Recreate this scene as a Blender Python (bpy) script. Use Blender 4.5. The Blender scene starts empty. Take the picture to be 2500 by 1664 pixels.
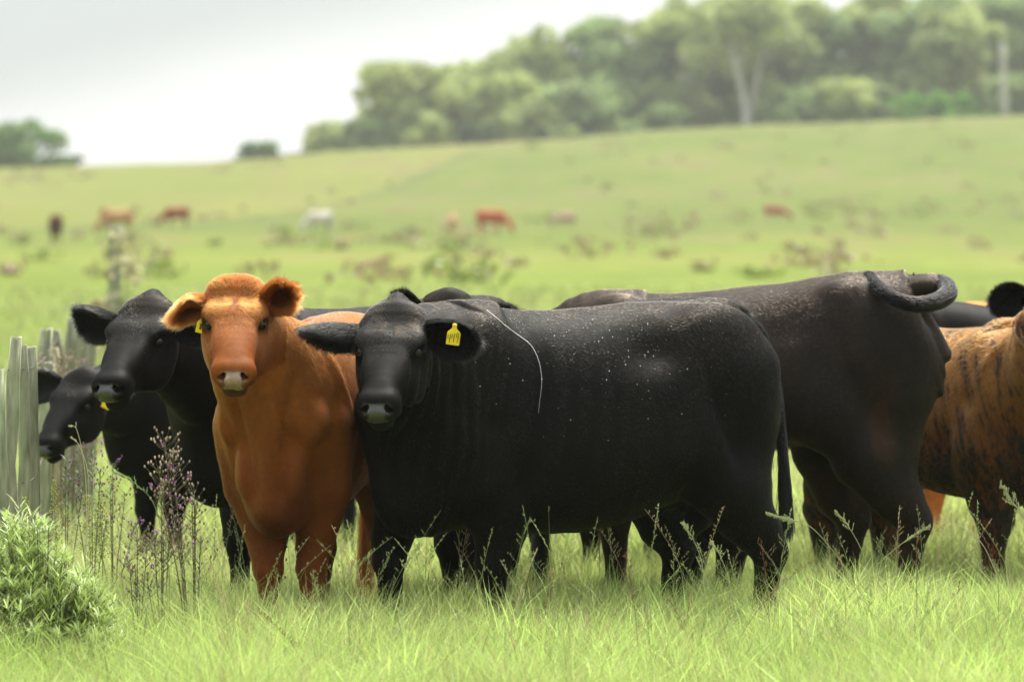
import bpy, math, random, os, time
import numpy as np
from mathutils import Vector, Matrix
from mathutils.bvhtree import BVHTree
PREVIEW = False
S = bpy.context.scene
C = S.collection
R = math.radians
T0 = time.time()
# ------------------------------------------------------------------ camera
FPX = 13889.0            # focal length in pixels of the 2500 px wide frame
CAMZ = 1.6
GZ = -.16               # the pasture where the herd stands
PITCH = math.atan(298 / FPX)
cam_d = bpy.data.cameras.new('camera'); cam = bpy.data.objects.new('camera', cam_d); C.objects.link(cam)
cam.location = (0, 0, CAMZ); cam.rotation_euler = (math.pi / 2 - PITCH, 0, 0)
cam_d.sensor_width = 36; cam_d.lens = 36 * FPX / 2500
cam_d.clip_start = 0.5; cam_d.clip_end = 6000
cam_d.dof.use_dof = True; cam_d.dof.focus_distance = 22.3; cam_d.dof.aperture_fstop = 4.0
S.camera = cam
# ------------------------------------------------------------------ light
SUN_EL, SUN_AZ = R(62), R(18)          # azimuth measured from +Y (away from the camera) towards +X
sun_d = bpy.data.lights.new('sun', 'SUN'); sun = bpy.data.objects.new('sun', sun_d); C.objects.link(sun)
sun_d.energy = 2.9; sun_d.angle = R(20); sun_d.color = (1, .96, .88)
sd = Vector((math.sin(SUN_AZ) * math.cos(SUN_EL), math.cos(SUN_AZ) * math.cos(SUN_EL), math.sin(SUN_EL)))
sun.rotation_euler = (-sd).to_track_quat('-Z', 'Y').to_euler()
world = bpy.data.worlds.new('World'); S.world = world; world.use_nodes = True
def world_nodes():
    nt = world.node_tree; N = nt.nodes; L = nt.links; N.clear()
    def nd(t, **k):
        n = N.new(t)
        for a, b in k.items(): setattr(n, a, b)
        return n
    def mth(op, a, b=None, c=None, clamp=False):
        n = nd('ShaderNodeMath', operation=op); n.use_clamp = clamp
        for i, v in enumerate((a, b, c)):
            if v is None: continue
            if isinstance(v, (int, float)): n.inputs[i].default_value = v
            else: L.new(v, n.inputs[i])
        return n.outputs[0]
    out = nd('ShaderNodeOutputWorld'); sky = nd('ShaderNodeTexSky'); sky.sky_type = 'NISHITA'
    sky.sun_disc = False; sky.sun_elevation = SUN_EL; sky.sun_rotation = SUN_AZ
    bgs = nd('ShaderNodeBackground'); bgs.inputs[1].default_value = 0.06; L.new(sky.outputs[0], bgs.inputs[0])
    tc = nd('ShaderNodeTexCoord'); sp = nd('ShaderNodeSeparateXYZ'); L.new(tc.outputs['Generated'], sp.inputs[0])
    x, y, z = sp.outputs
    # cloud bank: grey above a sloping edge, white and bright below it
    nz = nd('ShaderNodeTexNoise'); nz.inputs['Scale'].default_value = 9; nz.inputs['Detail'].default_value = 3
    mp = nd('ShaderNodeMapping'); mp.inputs['Scale'].default_value = (1, 1, 3.5); L.new(tc.outputs['Generated'], mp.inputs[0]); L.new(mp.outputs[0], nz.inputs['Vector'])
    n1 = mth('MULTIPLY', mth('SUBTRACT', nz.outputs[0], 0.5), 0.014)
    e = mth('ADD', mth('SUBTRACT', z, mth('MULTIPLY_ADD', x, 0.27, 0.0395)), n1)
    g = nd('ShaderNodeMapRange', interpolation_type='SMOOTHSTEP'); L.new(e, g.inputs[0])
    g.inputs[1].default_value = -0.013; g.inputs[2].default_value = 0.013
    fr = nd('ShaderNodeMapRange', interpolation_type='SMOOTHSTEP'); L.new(y, fr.inputs[0]); fr.inputs[1].default_value = .9; fr.inputs[2].default_value = .35  # unseen sky outside the forward view greyed to lower fill light
    gm_ = mth('MAXIMUM', g.outputs[0], fr.outputs[0])
    zen = nd('ShaderNodeMapRange', interpolation_type='SMOOTHSTEP'); L.new(z, zen.inputs[0])
    zen.inputs[1].default_value = 0.05; zen.inputs[2].default_value = 0.9; zen.inputs[3].default_value = 1.0; zen.inputs[4].default_value = 3.2
    mx = nd('ShaderNodeMixRGB'); L.new(gm_, mx.inputs[0])
    mx.inputs[1].default_value = (.35, .35, .345, 1); mx.inputs[2].default_value = (.212, .226, .228, 1)
    bgc = nd('ShaderNodeBackground'); L.new(mx.outputs[0], bgc.inputs[0]); L.new(zen.outputs[0], bgc.inputs[1])
    ms = nd('ShaderNodeMixShader'); ms.inputs[0].default_value = 0.93
    L.new(bgs.outputs[0], ms.inputs[1]); L.new(bgc.outputs[0], ms.inputs[2]); L.new(ms.outputs[0], out.inputs[0])
world_nodes()
S.view_settings.view_transform = 'Standard'; S.view_settings.look = 'None'
S.view_settings.exposure = 1.6; S.view_settings.gamma = 1; S.view_settings.use_curve_mapping = False
S.cycles.max_bounces = 6; S.cycles.transparent_max_bounces = 8; S.cycles.use_denoising = True

# ------------------------------------------------------------------ maths helpers
def W(px, py, D):
    """point seen at source pixel (px, py) at distance y = D"""
    cp, sp = math.cos(PITCH), math.sin(PITCH)
    a, b = (px - 1250) / FPX, -(py - 832) / FPX
    r = np.array([a, cp + b * sp, -sp + b * cp])
    return np.array([0, 0, CAMZ]) + r * (D / r[1])
rng = np.random.default_rng(7)
def nrm(v):
    v = np.asarray(v, float); return v / (np.linalg.norm(v, axis=-1, keepdims=True) + 1e-12)
def vnoise(P, seed=0):
    """smooth value noise in 0..1 at points P (N,3)"""
    P = np.asarray(P, np.float64); i = np.floor(P).astype(np.int64); f = P - i; f = f * f * (3 - 2 * f)
    def h(a, b, c):
        n = (a * 374761393 + b * 668265263 + c * 2147483647 + seed * 974634777) & 0xffffffff
        n = ((n ^ (n >> 13)) * 1274126177) & 0xffffffff
        return ((n ^ (n >> 16)) & 0xffff) / 65535.0
    out = 0
    for dx in (0, 1):
        for dy in (0, 1):
            for dz in (0, 1):
                w = (f[:, 0] if dx else 1 - f[:, 0]) * (f[:, 1] if dy else 1 - f[:, 1]) * (f[:, 2] if dz else 1 - f[:, 2])
                out = out + w * h(i[:, 0] + dx, i[:, 1] + dy, i[:, 2] + dz)
    return out
def fbm(P, seed=0, o=3):
    s = 0; a = .5; t = 0
    for k in range(o):
        s = s + a * vnoise(P * 2 ** k, seed + k); t += a; a *= .5
    return s / t
def sstep(a, b, x):
    t = np.clip((x - a) / (b - a), 0, 1); return t * t * (3 - 2 * t)
def spline(P, n):
    """Catmull-Rom resample of rows P to n rows"""
    P = np.asarray(P, float); m = len(P); t = np.linspace(0, m - 1, n); i = np.clip(t.astype(int), 0, m - 2); f = (t - i)[:, None]
    p0 = P[np.maximum(i - 1, 0)]; p1 = P[i]; p2 = P[i + 1]; p3 = P[np.minimum(i + 2, m - 1)]
    return .5 * (2 * p1 + (p2 - p0) * f + (2 * p0 - 5 * p1 + 4 * p2 - p3) * f ** 2 + (3 * p1 - p0 - 3 * p2 + p3) * f ** 3)

# ------------------------------------------------------------------ object helpers
def tag(o, label=None, cat=None, group=None, kind=None):
    if label: o['label'] = label
    if cat: o['category'] = cat
    if group: o['group'] = group
    if kind: o['kind'] = kind
    return o
def empty(name, loc=(0, 0, 0), rz=0):
    o = bpy.data.objects.new(name, None); o.empty_display_size = .2; o.location = loc; o.rotation_euler = (0, 0, rz); C.objects.link(o); return o
def mesh(name, V, F, mats, parent=None, smooth=True, cols=None, mi=None, link=True, attrs=None):
    """V (n,3); F list/array of faces; cols (n,3) vertex colours"""
    me = bpy.data.meshes.new(name)
    V = np.ascontiguousarray(V, np.float32)
    if isinstance(F, np.ndarray):
        me.vertices.add(len(V)); me.vertices.foreach_set('co', V.ravel())
        nf, k = F.shape
        me.loops.add(nf * k); me.loops.foreach_set('vertex_index', F.astype(np.int32).ravel())
        me.polygons.add(nf); me.polygons.foreach_set('loop_start', np.arange(0, nf * k, k, dtype=np.int32))
        me.update(calc_edges=True)
    else:
        me.from_pydata([tuple(v) for v in V], [], [tuple(f) for f in F]); me.update()
    if smooth: me.polygons.foreach_set('use_smooth', np.ones(len(me.polygons), bool))
    if cols is not None:
        a = me.attributes.new('col', 'FLOAT_COLOR', 'POINT'); c = np.ones((len(V), 4), np.float32); c[:, :3] = cols; a.data.foreach_set('color', c.ravel())
    for k_, v_ in (attrs or {}).items():
        a = me.attributes.new(k_, 'FLOAT', 'POINT'); a.data.foreach_set('value', np.asarray(v_, np.float32))
    for m in (mats if isinstance(mats, (list, tuple)) else [mats]): me.materials.append(m)
    if mi is not None: me.polygons.foreach_set('material_index', np.asarray(mi, np.int32))
    o = bpy.data.objects.new(name, me)
    if link: C.objects.link(o)
    if parent: o.parent = parent
    return o
class MB:
    """collects quads/tris of many pieces of ONE part"""
    def __init__(s): s.V = []; s.F = []; s.Cc = []; s.n = 0
    def add(s, V, F, col=None):
        V = np.asarray(V, float); s.V.append(V); F = np.asarray(F)
        if F.shape[1] == 3: F = np.concatenate([F, F[:, 2:3]], 1)
        s.F.append(F + s.n); s.n += len(V)
        s.Cc.append(np.broadcast_to(np.asarray(col if col is not None else (1, 1, 1), float), (len(V), 3)))
    def build(s, name, mat, parent=None, smooth=True):
        V = np.concatenate(s.V); F = np.concatenate(s.F); cols = np.concatenate(s.Cc)
        tri = F[:, 2] == F[:, 3]
        Fl = [tuple(f[:3]) for f in F[tri].tolist()] + [tuple(f) for f in F[~tri].tolist()] if tri.any() else F
        return mesh(name, V, Fl, mat, parent, smooth, cols)
def tube_geo(P, rad, seg=8, flat=1.0):
    P = np.asarray(P, float); n = len(P); rad = np.broadcast_to(np.asarray(rad, float), (n,))
    T = nrm(np.gradient(P, axis=0)); ref = np.array([0, 0, 1.]) if abs(T[0][2]) < .8 else np.array([1., 0, 0])
    a = np.linspace(0, 2 * np.pi, seg, endpoint=False); V = []
    u = nrm(np.cross(T[0], ref))
    for i in range(n):
        u = nrm(u - T[i] * np.dot(u, T[i])); v = np.cross(T[i], u)
        V.append(P[i] + rad[i] * (np.cos(a)[:, None] * u + flat * np.sin(a)[:, None] * v))
    V = np.concatenate(V + [P[:1], P[-1:]])
    F = []
    for i in range(n - 1):
        for j in range(seg):
            k = (j + 1) % seg; F.append((i * seg + j, i * seg + k, (i + 1) * seg + k, (i + 1) * seg + j))
    for j in range(seg):
        k = (j + 1) % seg; F.append((n * seg, k, j, j)); F.append((n * seg + 1, (n - 1) * seg + j, (n - 1) * seg + k, (n - 1) * seg + k))
    return V, np.array(F)
def blob_geo(c, r, seg=8, rings=5, jit=0, Rm=None):
    V = []; 
    for i in range(rings + 1):
        t = math.pi * i / rings
        for j in range(seg):
            p = 2 * math.pi * j / seg; V.append((math.sin(t) * math.cos(p), math.sin(t) * math.sin(p), math.cos(t)))
    V = np.array(V)
    if jit: V = V * (1 + jit * (rng.random((len(V), 1)) - .5))
    V = V * np.asarray(r)
    if Rm is not None: V = V @ Rm.T
    F = [(i * seg + j, (i + 1) * seg + j, (i + 1) * seg + (j + 1) % seg, i * seg + (j + 1) % seg) for i in range(rings) for j in range(seg)]
    return V + np.asarray(c), np.array(F)

# ------------------------------------------------------------------ materials
def mat(name, col=(.5, .5, .5), rough=.6, spec=.3, use_attr=False, noise=0, nscale=20, bump=0, bscale=60, sheen=0, coat=0, transl=0, stretch=None, subsurf=0):
    m = bpy.data.materials.new(name); m.use_nodes = True; nt = m.node_tree; N = nt.nodes; L = nt.links
    b = N['Principled BSDF']; b.inputs['Roughness'].default_value = rough; b.inputs['Specular IOR Level'].default_value = spec
    b.inputs['Sheen Weight'].default_value = sheen; b.inputs['Coat Weight'].default_value = coat
    tc = N.new('ShaderNodeTexCoord'); vec = tc.outputs['Object']
    if stretch:
        mp = N.new('ShaderNodeMapping'); mp.inputs['Scale'].default_value = stretch; L.new(vec, mp.inputs[0]); vec = mp.outputs[0]
    if use_attr:
        a = N.new('ShaderNodeAttribute'); a.attribute_name = 'col'; c = a.outputs['Color']
    else:
        rgb = N.new('ShaderNodeRGB'); rgb.outputs[0].default_value = (*col, 1); c = rgb.outputs[0]
    if noise:
        n = N.new('ShaderNodeTexNoise'); n.inputs['Scale'].default_value = nscale; n.inputs['Detail'].default_value = 5; L.new(vec, n.inputs['Vector'])
        mr = N.new('ShaderNodeMapRange'); L.new(n.outputs[0], mr.inputs[0]); mr.inputs[1].default_value = .25; mr.inputs[2].default_value = .75
        mr.inputs[3].default_value = 1 - noise; mr.inputs[4].default_value = 1 + noise
        mm = N.new('ShaderNodeVectorMath'); mm.operation = 'SCALE'; L.new(c, mm.inputs[0]); L.new(mr.outputs[0], mm.inputs['Scale']); c = mm.outputs[0]
    L.new(c, b.inputs['Base Color'])
    if bump:
        n2 = N.new('ShaderNodeTexNoise'); n2.inputs['Scale'].default_value = bscale; n2.inputs['Detail'].default_value = 4; L.new(vec, n2.inputs['Vector'])
        bp = N.new('ShaderNodeBump'); bp.inputs['Strength'].default_value = bump; bp.inputs['Distance'].default_value = .01; L.new(n2.outputs[0], bp.inputs['Height']); L.new(bp.outputs[0], b.inputs['Normal'])
    if transl:
        t = N.new('ShaderNodeBsdfTranslucent'); L.new(c, t.inputs[0]); ms = N.new('ShaderNodeMixShader'); ms.inputs[0].default_value = transl
        L.new(b.outputs[0], ms.inputs[1]); L.new(t.outputs[0], ms.inputs[2]); L.new(ms.outputs[0], N['Material Output'].inputs[0])
    return m
def hide_mat(name):
    """skin under the fur; 'col' colour, 'wet' gloss attribute for the nose pad"""
    m = mat(name, use_attr=True, rough=.62, spec=.25, noise=.18, nscale=40, bump=.10, bscale=160)
    nt = m.node_tree; b = nt.nodes['Principled BSDF']; a = nt.nodes.new('ShaderNodeAttribute'); a.attribute_name = 'wet'
    mr = nt.nodes.new('ShaderNodeMapRange'); nt.links.new(a.outputs['Fac'], mr.inputs[0]); mr.inputs[3].default_value = .6; mr.inputs[4].default_value = .24
    nt.links.new(mr.outputs[0], b.inputs['Roughness'])
    mr = nt.nodes.new('ShaderNodeMapRange'); nt.links.new(a.outputs['Fac'], mr.inputs[0]); mr.inputs[3].default_value = .06; mr.inputs[4].default_value = 1.0
    nt.links.new(mr.outputs[0], b.inputs['Specular IOR Level'])
    return m
def fur_mat(name, rough=.30, ior=1.34):
    m = bpy.data.materials.new(name); m.use_nodes = True; nt = m.node_tree; N = nt.nodes; N.clear()
    o = N.new('ShaderNodeOutputMaterial'); h = N.new('ShaderNodeBsdfHairPrincipled'); h.parametrization = 'COLOR'
    a = N.new('ShaderNodeAttribute'); a.attribute_name = 'col'; nt.links.new(a.outputs['Color'], h.inputs['Color'])
    h.inputs['IOR'].default_value = ior; h.inputs['Roughness'].default_value = rough; h.inputs['Radial Roughness'].default_value = .6; h.inputs['Coat'].default_value = 0; h.inputs['Random Roughness'].default_value = .2
    nt.links.new(h.outputs[0], o.inputs[0]); return m
M = dict(
    hide=hide_mat('cattle_hide'), fur=fur_mat('cattle_fur'), fur_soft=fur_mat('soft_cattle_fur', .5, 1.28),
    eye=mat('wet_dark_eye', (.008, .005, .004), .08, .32),
    hoof=mat('hoof_horn', (.03, .026, .022), .45, .3, noise=.3),
    tag=mat('yellow_tag_plastic', (.85, .62, .02), .4, .4, noise=.06),
    ink=mat('black_marker_ink', (.01, .01, .01), .6),
    saliva=mat('dried_white_saliva', (.75, .75, .73), .35, .5),
    grass=mat('grass_blade', use_attr=True, rough=.5, spec=.3, transl=.5),
    leaf=mat('leaf', use_attr=True, rough=.5, spec=.3, transl=.3),
    stem=mat('plant_stem', use_attr=True, rough=.6, transl=.15),
    petal=mat('flower_petal', use_attr=True, rough=.6, transl=.3),
    wood=mat('weathered_lichen_wood', use_attr=True, rough=.9, spec=.1, noise=.45, nscale=14, bump=.7, bscale=25, stretch=(3, 3, .5)),
    bark=mat('pale_bark', use_attr=True, rough=.9, spec=.1, noise=.3, nscale=1.2),
    crown=mat('tree_foliage', use_attr=True, rough=.6, spec=.2, transl=.35),
    wire=mat('rusty_wire', (.12, .08, .06), .6, .4),
)

# ------------------------------------------------------------------ implicit surface kit (bodies are ONE continuous mesh)
def smin(a, b, k):
    h = np.clip(.5 + .5 * (b - a) / k, 0, 1); return b + (a - b) * h - k * h * (1 - h)
def smax(a, b, k): return -smin(-a, -b, k)
class Ell:
    def __init__(s, c, r, Rm=None, k=.03, flow=None, sub=False):
        s.c = np.asarray(c, float); s.r = np.broadcast_to(np.asarray(r, float), (3,)).copy(); s.R = Rm; s.k = k; s.flow = flow; s.sub = sub
        m = s.r.max() + k + .012; s.lo = s.c - m; s.hi = s.c + m
    def d(s, P):
        q = P - s.c
        if s.R is not None: q = q @ s.R
        k0 = np.linalg.norm(q / s.r, axis=-1); k1 = np.linalg.norm(q / s.r ** 2, axis=-1) + 1e-9
        return k0 * (k0 - 1) / k1
class Chain:
    def __init__(s, pts, k=.03, flow=None, squash=None):
        s.p = np.asarray(pts, float); s.k = k; s.flow = flow; s.sub = False; s.sq = squash
        m = s.p[:, 3].max() + k + .012; s.lo = s.p[:, :3].min(0) - m; s.hi = s.p[:, :3].max(0) + m
    def d(s, P):
        out = None
        for i in range(len(s.p) - 1):
            a, b = s.p[i, :3], s.p[i + 1, :3]; ab = b - a; q = P - a
            t = np.clip(q @ ab / (ab @ ab), 0, 1); q = q - t[..., None] * ab
            if s.sq is not None: q = q * s.sq
            dd = np.linalg.norm(q, axis=-1) - (s.p[i, 3] + t * (s.p[i + 1, 3] - s.p[i, 3]))
            out = dd if out is None else smin(out, dd, .012)
        return out
class Loft:
    """axis rows: x y z  hw up down ; up vectors per row"""
    def __init__(s, rows, ups, n=20, power=2.2, egg=0., k=.05, cap=.06, flow=None):
        rows = spline(rows, n); s.A = rows[:, :3]; s.S = rows[:, 3:6]; ups = spline(ups, n)
        s.T = nrm(np.gradient(s.A, axis=0)); s.U = nrm(ups - s.T * (ups * s.T).sum(1, keepdims=True)); s.B = np.cross(s.U, s.T)
        s.pw = power; s.egg = egg; s.k = k; s.cap = cap; s.flow = flow; s.sub = False
        m = s.S.max(1)[:, None] + k + .012; s.lo = (s.A - m).min(0) - cap * .5; s.hi = (s.A + m).max(0) + cap * .5
    def param(s, P):
        best = None
        for i in range(len(s.A) - 1):
            a, b = s.A[i], s.A[i + 1]; ab = b - a; q = P - a; t0 = q @ ab / (ab @ ab); t = np.clip(t0, 0, 1)
            r2 = ((q - t[..., None] * ab) ** 2).sum(-1)
            if best is None: best = r2.copy(); I = np.zeros(r2.shape, int); Tt = t.copy()
            else:
                m = r2 < best; best[m] = r2[m]; I[m] = i; Tt[m] = t[m]
        return I, Tt
    def d(s, P):
        sh = P.shape[:-1]; P = P.reshape(-1, 3); I, t = s.param(P); t_ = t[:, None]
        c = s.A[I] * (1 - t_) + s.A[I + 1] * t_; T = nrm(s.T[I] * (1 - t_) + s.T[I + 1] * t_); U = s.U[I] * (1 - t_) + s.U[I + 1] * t_; B = s.B[I] * (1 - t_) + s.B[I + 1] * t_
        Sx = s.S[I] * (1 - t_) + s.S[I + 1] * t_; q = P - c
        l = (q * B).sum(1); v = (q * U).sum(1); e = (q * T).sum(1)
        hv = np.where(v > 0, Sx[:, 1], Sx[:, 2]); w = Sx[:, 0] * (1 - s.egg * np.clip(v / hv, -1, 1))
        end = ((I == 0) & (t <= 0)) | ((I == len(s.A) - 2) & (t >= 1)); e = np.where(end, np.abs(e), 0)
        r = (np.abs(l / w) ** s.pw + np.abs(v / hv) ** s.pw + np.abs(e / s.cap) ** s.pw) ** (1 / s.pw)
        return ((r - 1) * np.minimum(np.minimum(w, hv), .2)).reshape(sh)
def polygonise(prims, h):
    lo = np.min([p.lo for p in prims if not p.sub], 0) - 2 * h; hi = np.max([p.hi for p in prims if not p.sub], 0) + 2 * h
    lo[2] = max(lo[2], GZ - .10)
    n = np.ceil((hi - lo) / h).astype(int) + 1; Fd = np.full(n, 1., np.float32)
    for p in prims:
        a = np.clip(((p.lo - lo) / h).astype(int), 0, n - 1); b = np.clip(np.ceil((p.hi - lo) / h).astype(int) + 1, 1, n)
        if (b <= a).any(): continue
        g = [np.arange(a[i], b[i]) * h + lo[i] for i in range(3)]
        step = max(1, int(1.5e6 / (len(g[1]) * len(g[2]))))
        for x0 in range(0, len(g[0]), step):
            gx = g[0][x0:x0 + step]; P = np.stack(np.meshgrid(gx, g[1], g[2], indexing='ij'), -1)
            sl = (slice(a[0] + x0, a[0] + x0 + len(gx)), slice(a[1], b[1]), slice(a[2], b[2])); d = p.d(P).astype(np.float32)
            Fd[sl] = smax(Fd[sl], -d, p.k) if p.sub else smin(Fd[sl], d, p.k)
    # naive surface nets
    neg = Fd < 0; c = np.zeros(np.array(n) - 1, np.int8)
    for dx in (0, 1):
        for dy in (0, 1):
            for dz in (0, 1): c += neg[dx:n[0] - 1 + dx, dy:n[1] - 1 + dy, dz:n[2] - 1 + dz]
    act = (c > 0) & (c < 8); idx = np.argwhere(act); vid = np.full(act.shape, -1, np.int32); vid[act] = np.arange(len(idx))
    acc = np.zeros((len(idx), 3)); cnt = np.zeros(len(idx)); X, Y, Z = idx.T
    corners = [(i, j, k) for i in (0, 1) for j in (0, 1) for k in (0, 1)]
    val = {q: Fd[X + q[0], Y + q[1], Z + q[2]] for q in corners}
    for q in corners:
        for ax in range(3):
            if q[ax]: continue
            r = list(q); r[ax] = 1; r = tuple(r); a, b = val[q], val[r]; m = (a < 0) != (b < 0)
            t = np.where(m, a / np.where(m, a - b, 1), 0); pt = np.array(q, float)[None].repeat(len(idx), 0); pt[:, ax] += t
            acc += pt * m[:, None]; cnt += m
    V = (idx + acc / cnt[:, None]) * h + lo
    Fs = []
    for ax in range(3):
        o1, o2 = (ax + 1) % 3, (ax + 2) % 3
        s0 = [slice(None)] * 3; s1 = [slice(None)] * 3; s0[ax] = slice(0, -1); s1[ax] = slice(1, None)
        e = neg[tuple(s0)] != neg[tuple(s1)]; E = np.argwhere(e); E = E[(E[:, o1] > 0) & (E[:, o2] > 0) & (E[:, o1] < n[o1] - 1) & (E[:, o2] < n[o2] - 1)]
        def at(d1, d2):
            q = E.copy(); q[:, o1] -= d1; q[:, o2] -= d2; return vid[q[:, 0], q[:, 1], q[:, 2]]
        Q = np.stack([at(1, 1), at(0, 1), at(0, 0), at(1, 0)], 1); ng = neg[E[:, 0], E[:, 1], E[:, 2]]
        Q[~ng] = Q[~ng][:, ::-1]; Fs.append(Q[(Q >= 0).all(1)])
    return V, np.concatenate(Fs)
def smooth_mesh(V, F, it=3, lam=.5):
    E = np.concatenate([F[:, [i, (i + 1) % 4]] for i in range(4)]); n = len(V); deg = np.bincount(E[:, 0], minlength=n) + np.bincount(E[:, 1], minlength=n)
    for k in range(it):
        for l_ in (lam, -lam * .9 if k < it - 1 else 0):
            if not l_: continue
            A = np.stack([np.bincount(E[:, 0], V[E[:, 1], j], n) + np.bincount(E[:, 1], V[E[:, 0], j], n) for j in range(3)], 1)
            V = V + l_ * (A / deg[:, None] - V)
    return V
def vnormals(V, F):
    nf = np.cross(V[F[:, 2]] - V[F[:, 0]], V[F[:, 3 if F.shape[1] > 3 else 1]] - V[F[:, 1 if F.shape[1] > 3 else 0]])
    if F.shape[1] == 3: nf = np.cross(V[F[:, 1]] - V[F[:, 0]], V[F[:, 2]] - V[F[:, 0]])
    N = np.zeros_like(V)
    for i in range(F.shape[1]):
        for j in range(3): N[:, j] += np.bincount(F[:, i], nf[:, j], len(V))
    return nrm(N)
def fur(name, V, F, N, flow, length, col, n, parent, lift=.22, rad=.0006, mask=None, face_to=None, jitter=.07, clump=.5, seed=1, fm='fur'):
    """hair curves rooted on a quad mesh; flow, length, col per vertex"""
    r = np.random.default_rng(seed)
    T = np.concatenate([F[:, [0, 1, 2]], F[:, [0, 2, 3]]]); ar = np.linalg.norm(np.cross(V[T[:, 1]] - V[T[:, 0]], V[T[:, 2]] - V[T[:, 0]]), axis=1)
    if mask is not None: ar = ar * (mask[T].min(1) > .01) * mask[T].mean(1)
    if face_to is not None: ar = ar * ((N[T[:, 0]] * nrm(face_to - V[T[:, 0]])).sum(1) > -.45)
    ti = np.searchsorted(np.cumsum(ar), r.random(n) * ar.sum()); ti = np.minimum(ti, len(T) - 1); t = T[ti]
    a, b = r.random((2, n)); q = a + b > 1; a[q] = 1 - a[q]; b[q] = 1 - b[q]; w = np.stack([1 - a - b, a, b], 1)
    def it(X): return (X[t] * (w[..., None] if X.ndim > 1 else w)).sum(1)
    P = it(V); Nn = nrm(it(N)); fl = it(flow); Ln = it(length) * (.6 + .8 * r.random(n)); cc = it(col)
    fl = fl + jitter * (r.random((n, 3)) - .5)
    if clump:   # neighbouring hairs lean together
        cs = np.stack([vnoise(P * 55, 11), vnoise(P * 55, 12), vnoise(P * 55, 13)], 1) - .5
        cs2 = np.stack([vnoise(P * 14, 21), vnoise(P * 14, 22), vnoise(P * 14, 23)], 1) - .5
        fl = fl + clump * cs + clump * .8 * cs2
    fl = nrm(fl - Nn * (fl * Nn).sum(1, keepdims=True)); lf = lift * (.5 + r.random(n))[:, None]
    d1 = nrm(fl + Nn * lf * 1.6); d2 = nrm(fl + Nn * lf * .3)
    P = P - Nn * .001; p1 = P + d1 * (Ln * .45)[:, None]; p2 = p1 + d2 * (Ln * .55)[:, None]
    pts = np.stack([P, p1, p2], 1).reshape(-1, 3).astype(np.float32)
    hc = bpy.data.hair_curves.new(name); hc.add_curves([3] * n); hc.attributes['position'].data.foreach_set('vector', pts.ravel())
    rr = np.tile(np.array([rad, rad * .8, rad * .15], np.float32), n); at = hc.attributes.get('radius') or hc.attributes.new('radius', 'FLOAT', 'POINT'); at.data.foreach_set('value', rr)
    ca = hc.attributes.new('col', 'FLOAT_COLOR', 'CURVE'); c4 = np.ones((n, 4), np.float32); c4[:, :3] = cc * (.75 + .5 * r.random((n, 1))); ca.data.foreach_set('color', c4.ravel())
    hc.materials.append(M[fm]); o = bpy.data.objects.new(name, hc); C.objects.link(o); o.parent = parent; return o

# ------------------------------------------------------------------ the cow builder
TRUNK = [(-.84, 1.16, .92, .09), (-.78, 1.24, .74, .19), (-.66, 1.295, .62, .27), (-.50, 1.31, .56, .31), (-.30, 1.29, .51, .33), (-.05, 1.26, .46, .375),
         (.20, 1.25, .43, .385), (.42, 1.265, .42, .35), (.58, 1.27, .42, .305), (.70, 1.22, .42, .26), (.80, 1.08, .44, .20), (.87, .92, .52, .11)]
HEAD = [(-.035, -.03, -.12, .05), (.02, .004, -.16, .088), (.07, .014, -.20, .118), (.13, .016, -.245, .133), (.20, .006, -.262, .126), (.27, -.004, -.245, .099),
        (.34, -.013, -.212, .079), (.41, -.022, -.183, .070), (.47, -.032, -.168, .076), (.51, -.046, -.152, .072), (.532, -.066, -.140, .056)]
BLACK = (.0032, .0031, .0027)
def head_frame(psi, phi, roll=0):
    """psi: where the nose points (0 = at the camera, + = image left); phi: nose below the horizontal"""
    fh = np.array([-math.sin(psi), -math.cos(psi), 0]); l = np.array([math.cos(psi), -math.sin(psi), 0]); f = math.cos(phi) * fh + np.array([0, 0, -math.sin(phi)])
    u = np.cross(f, l); l2 = math.cos(roll) * l + math.sin(roll) * u; u2 = np.cross(f, l2); return f, l2, u2
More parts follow.
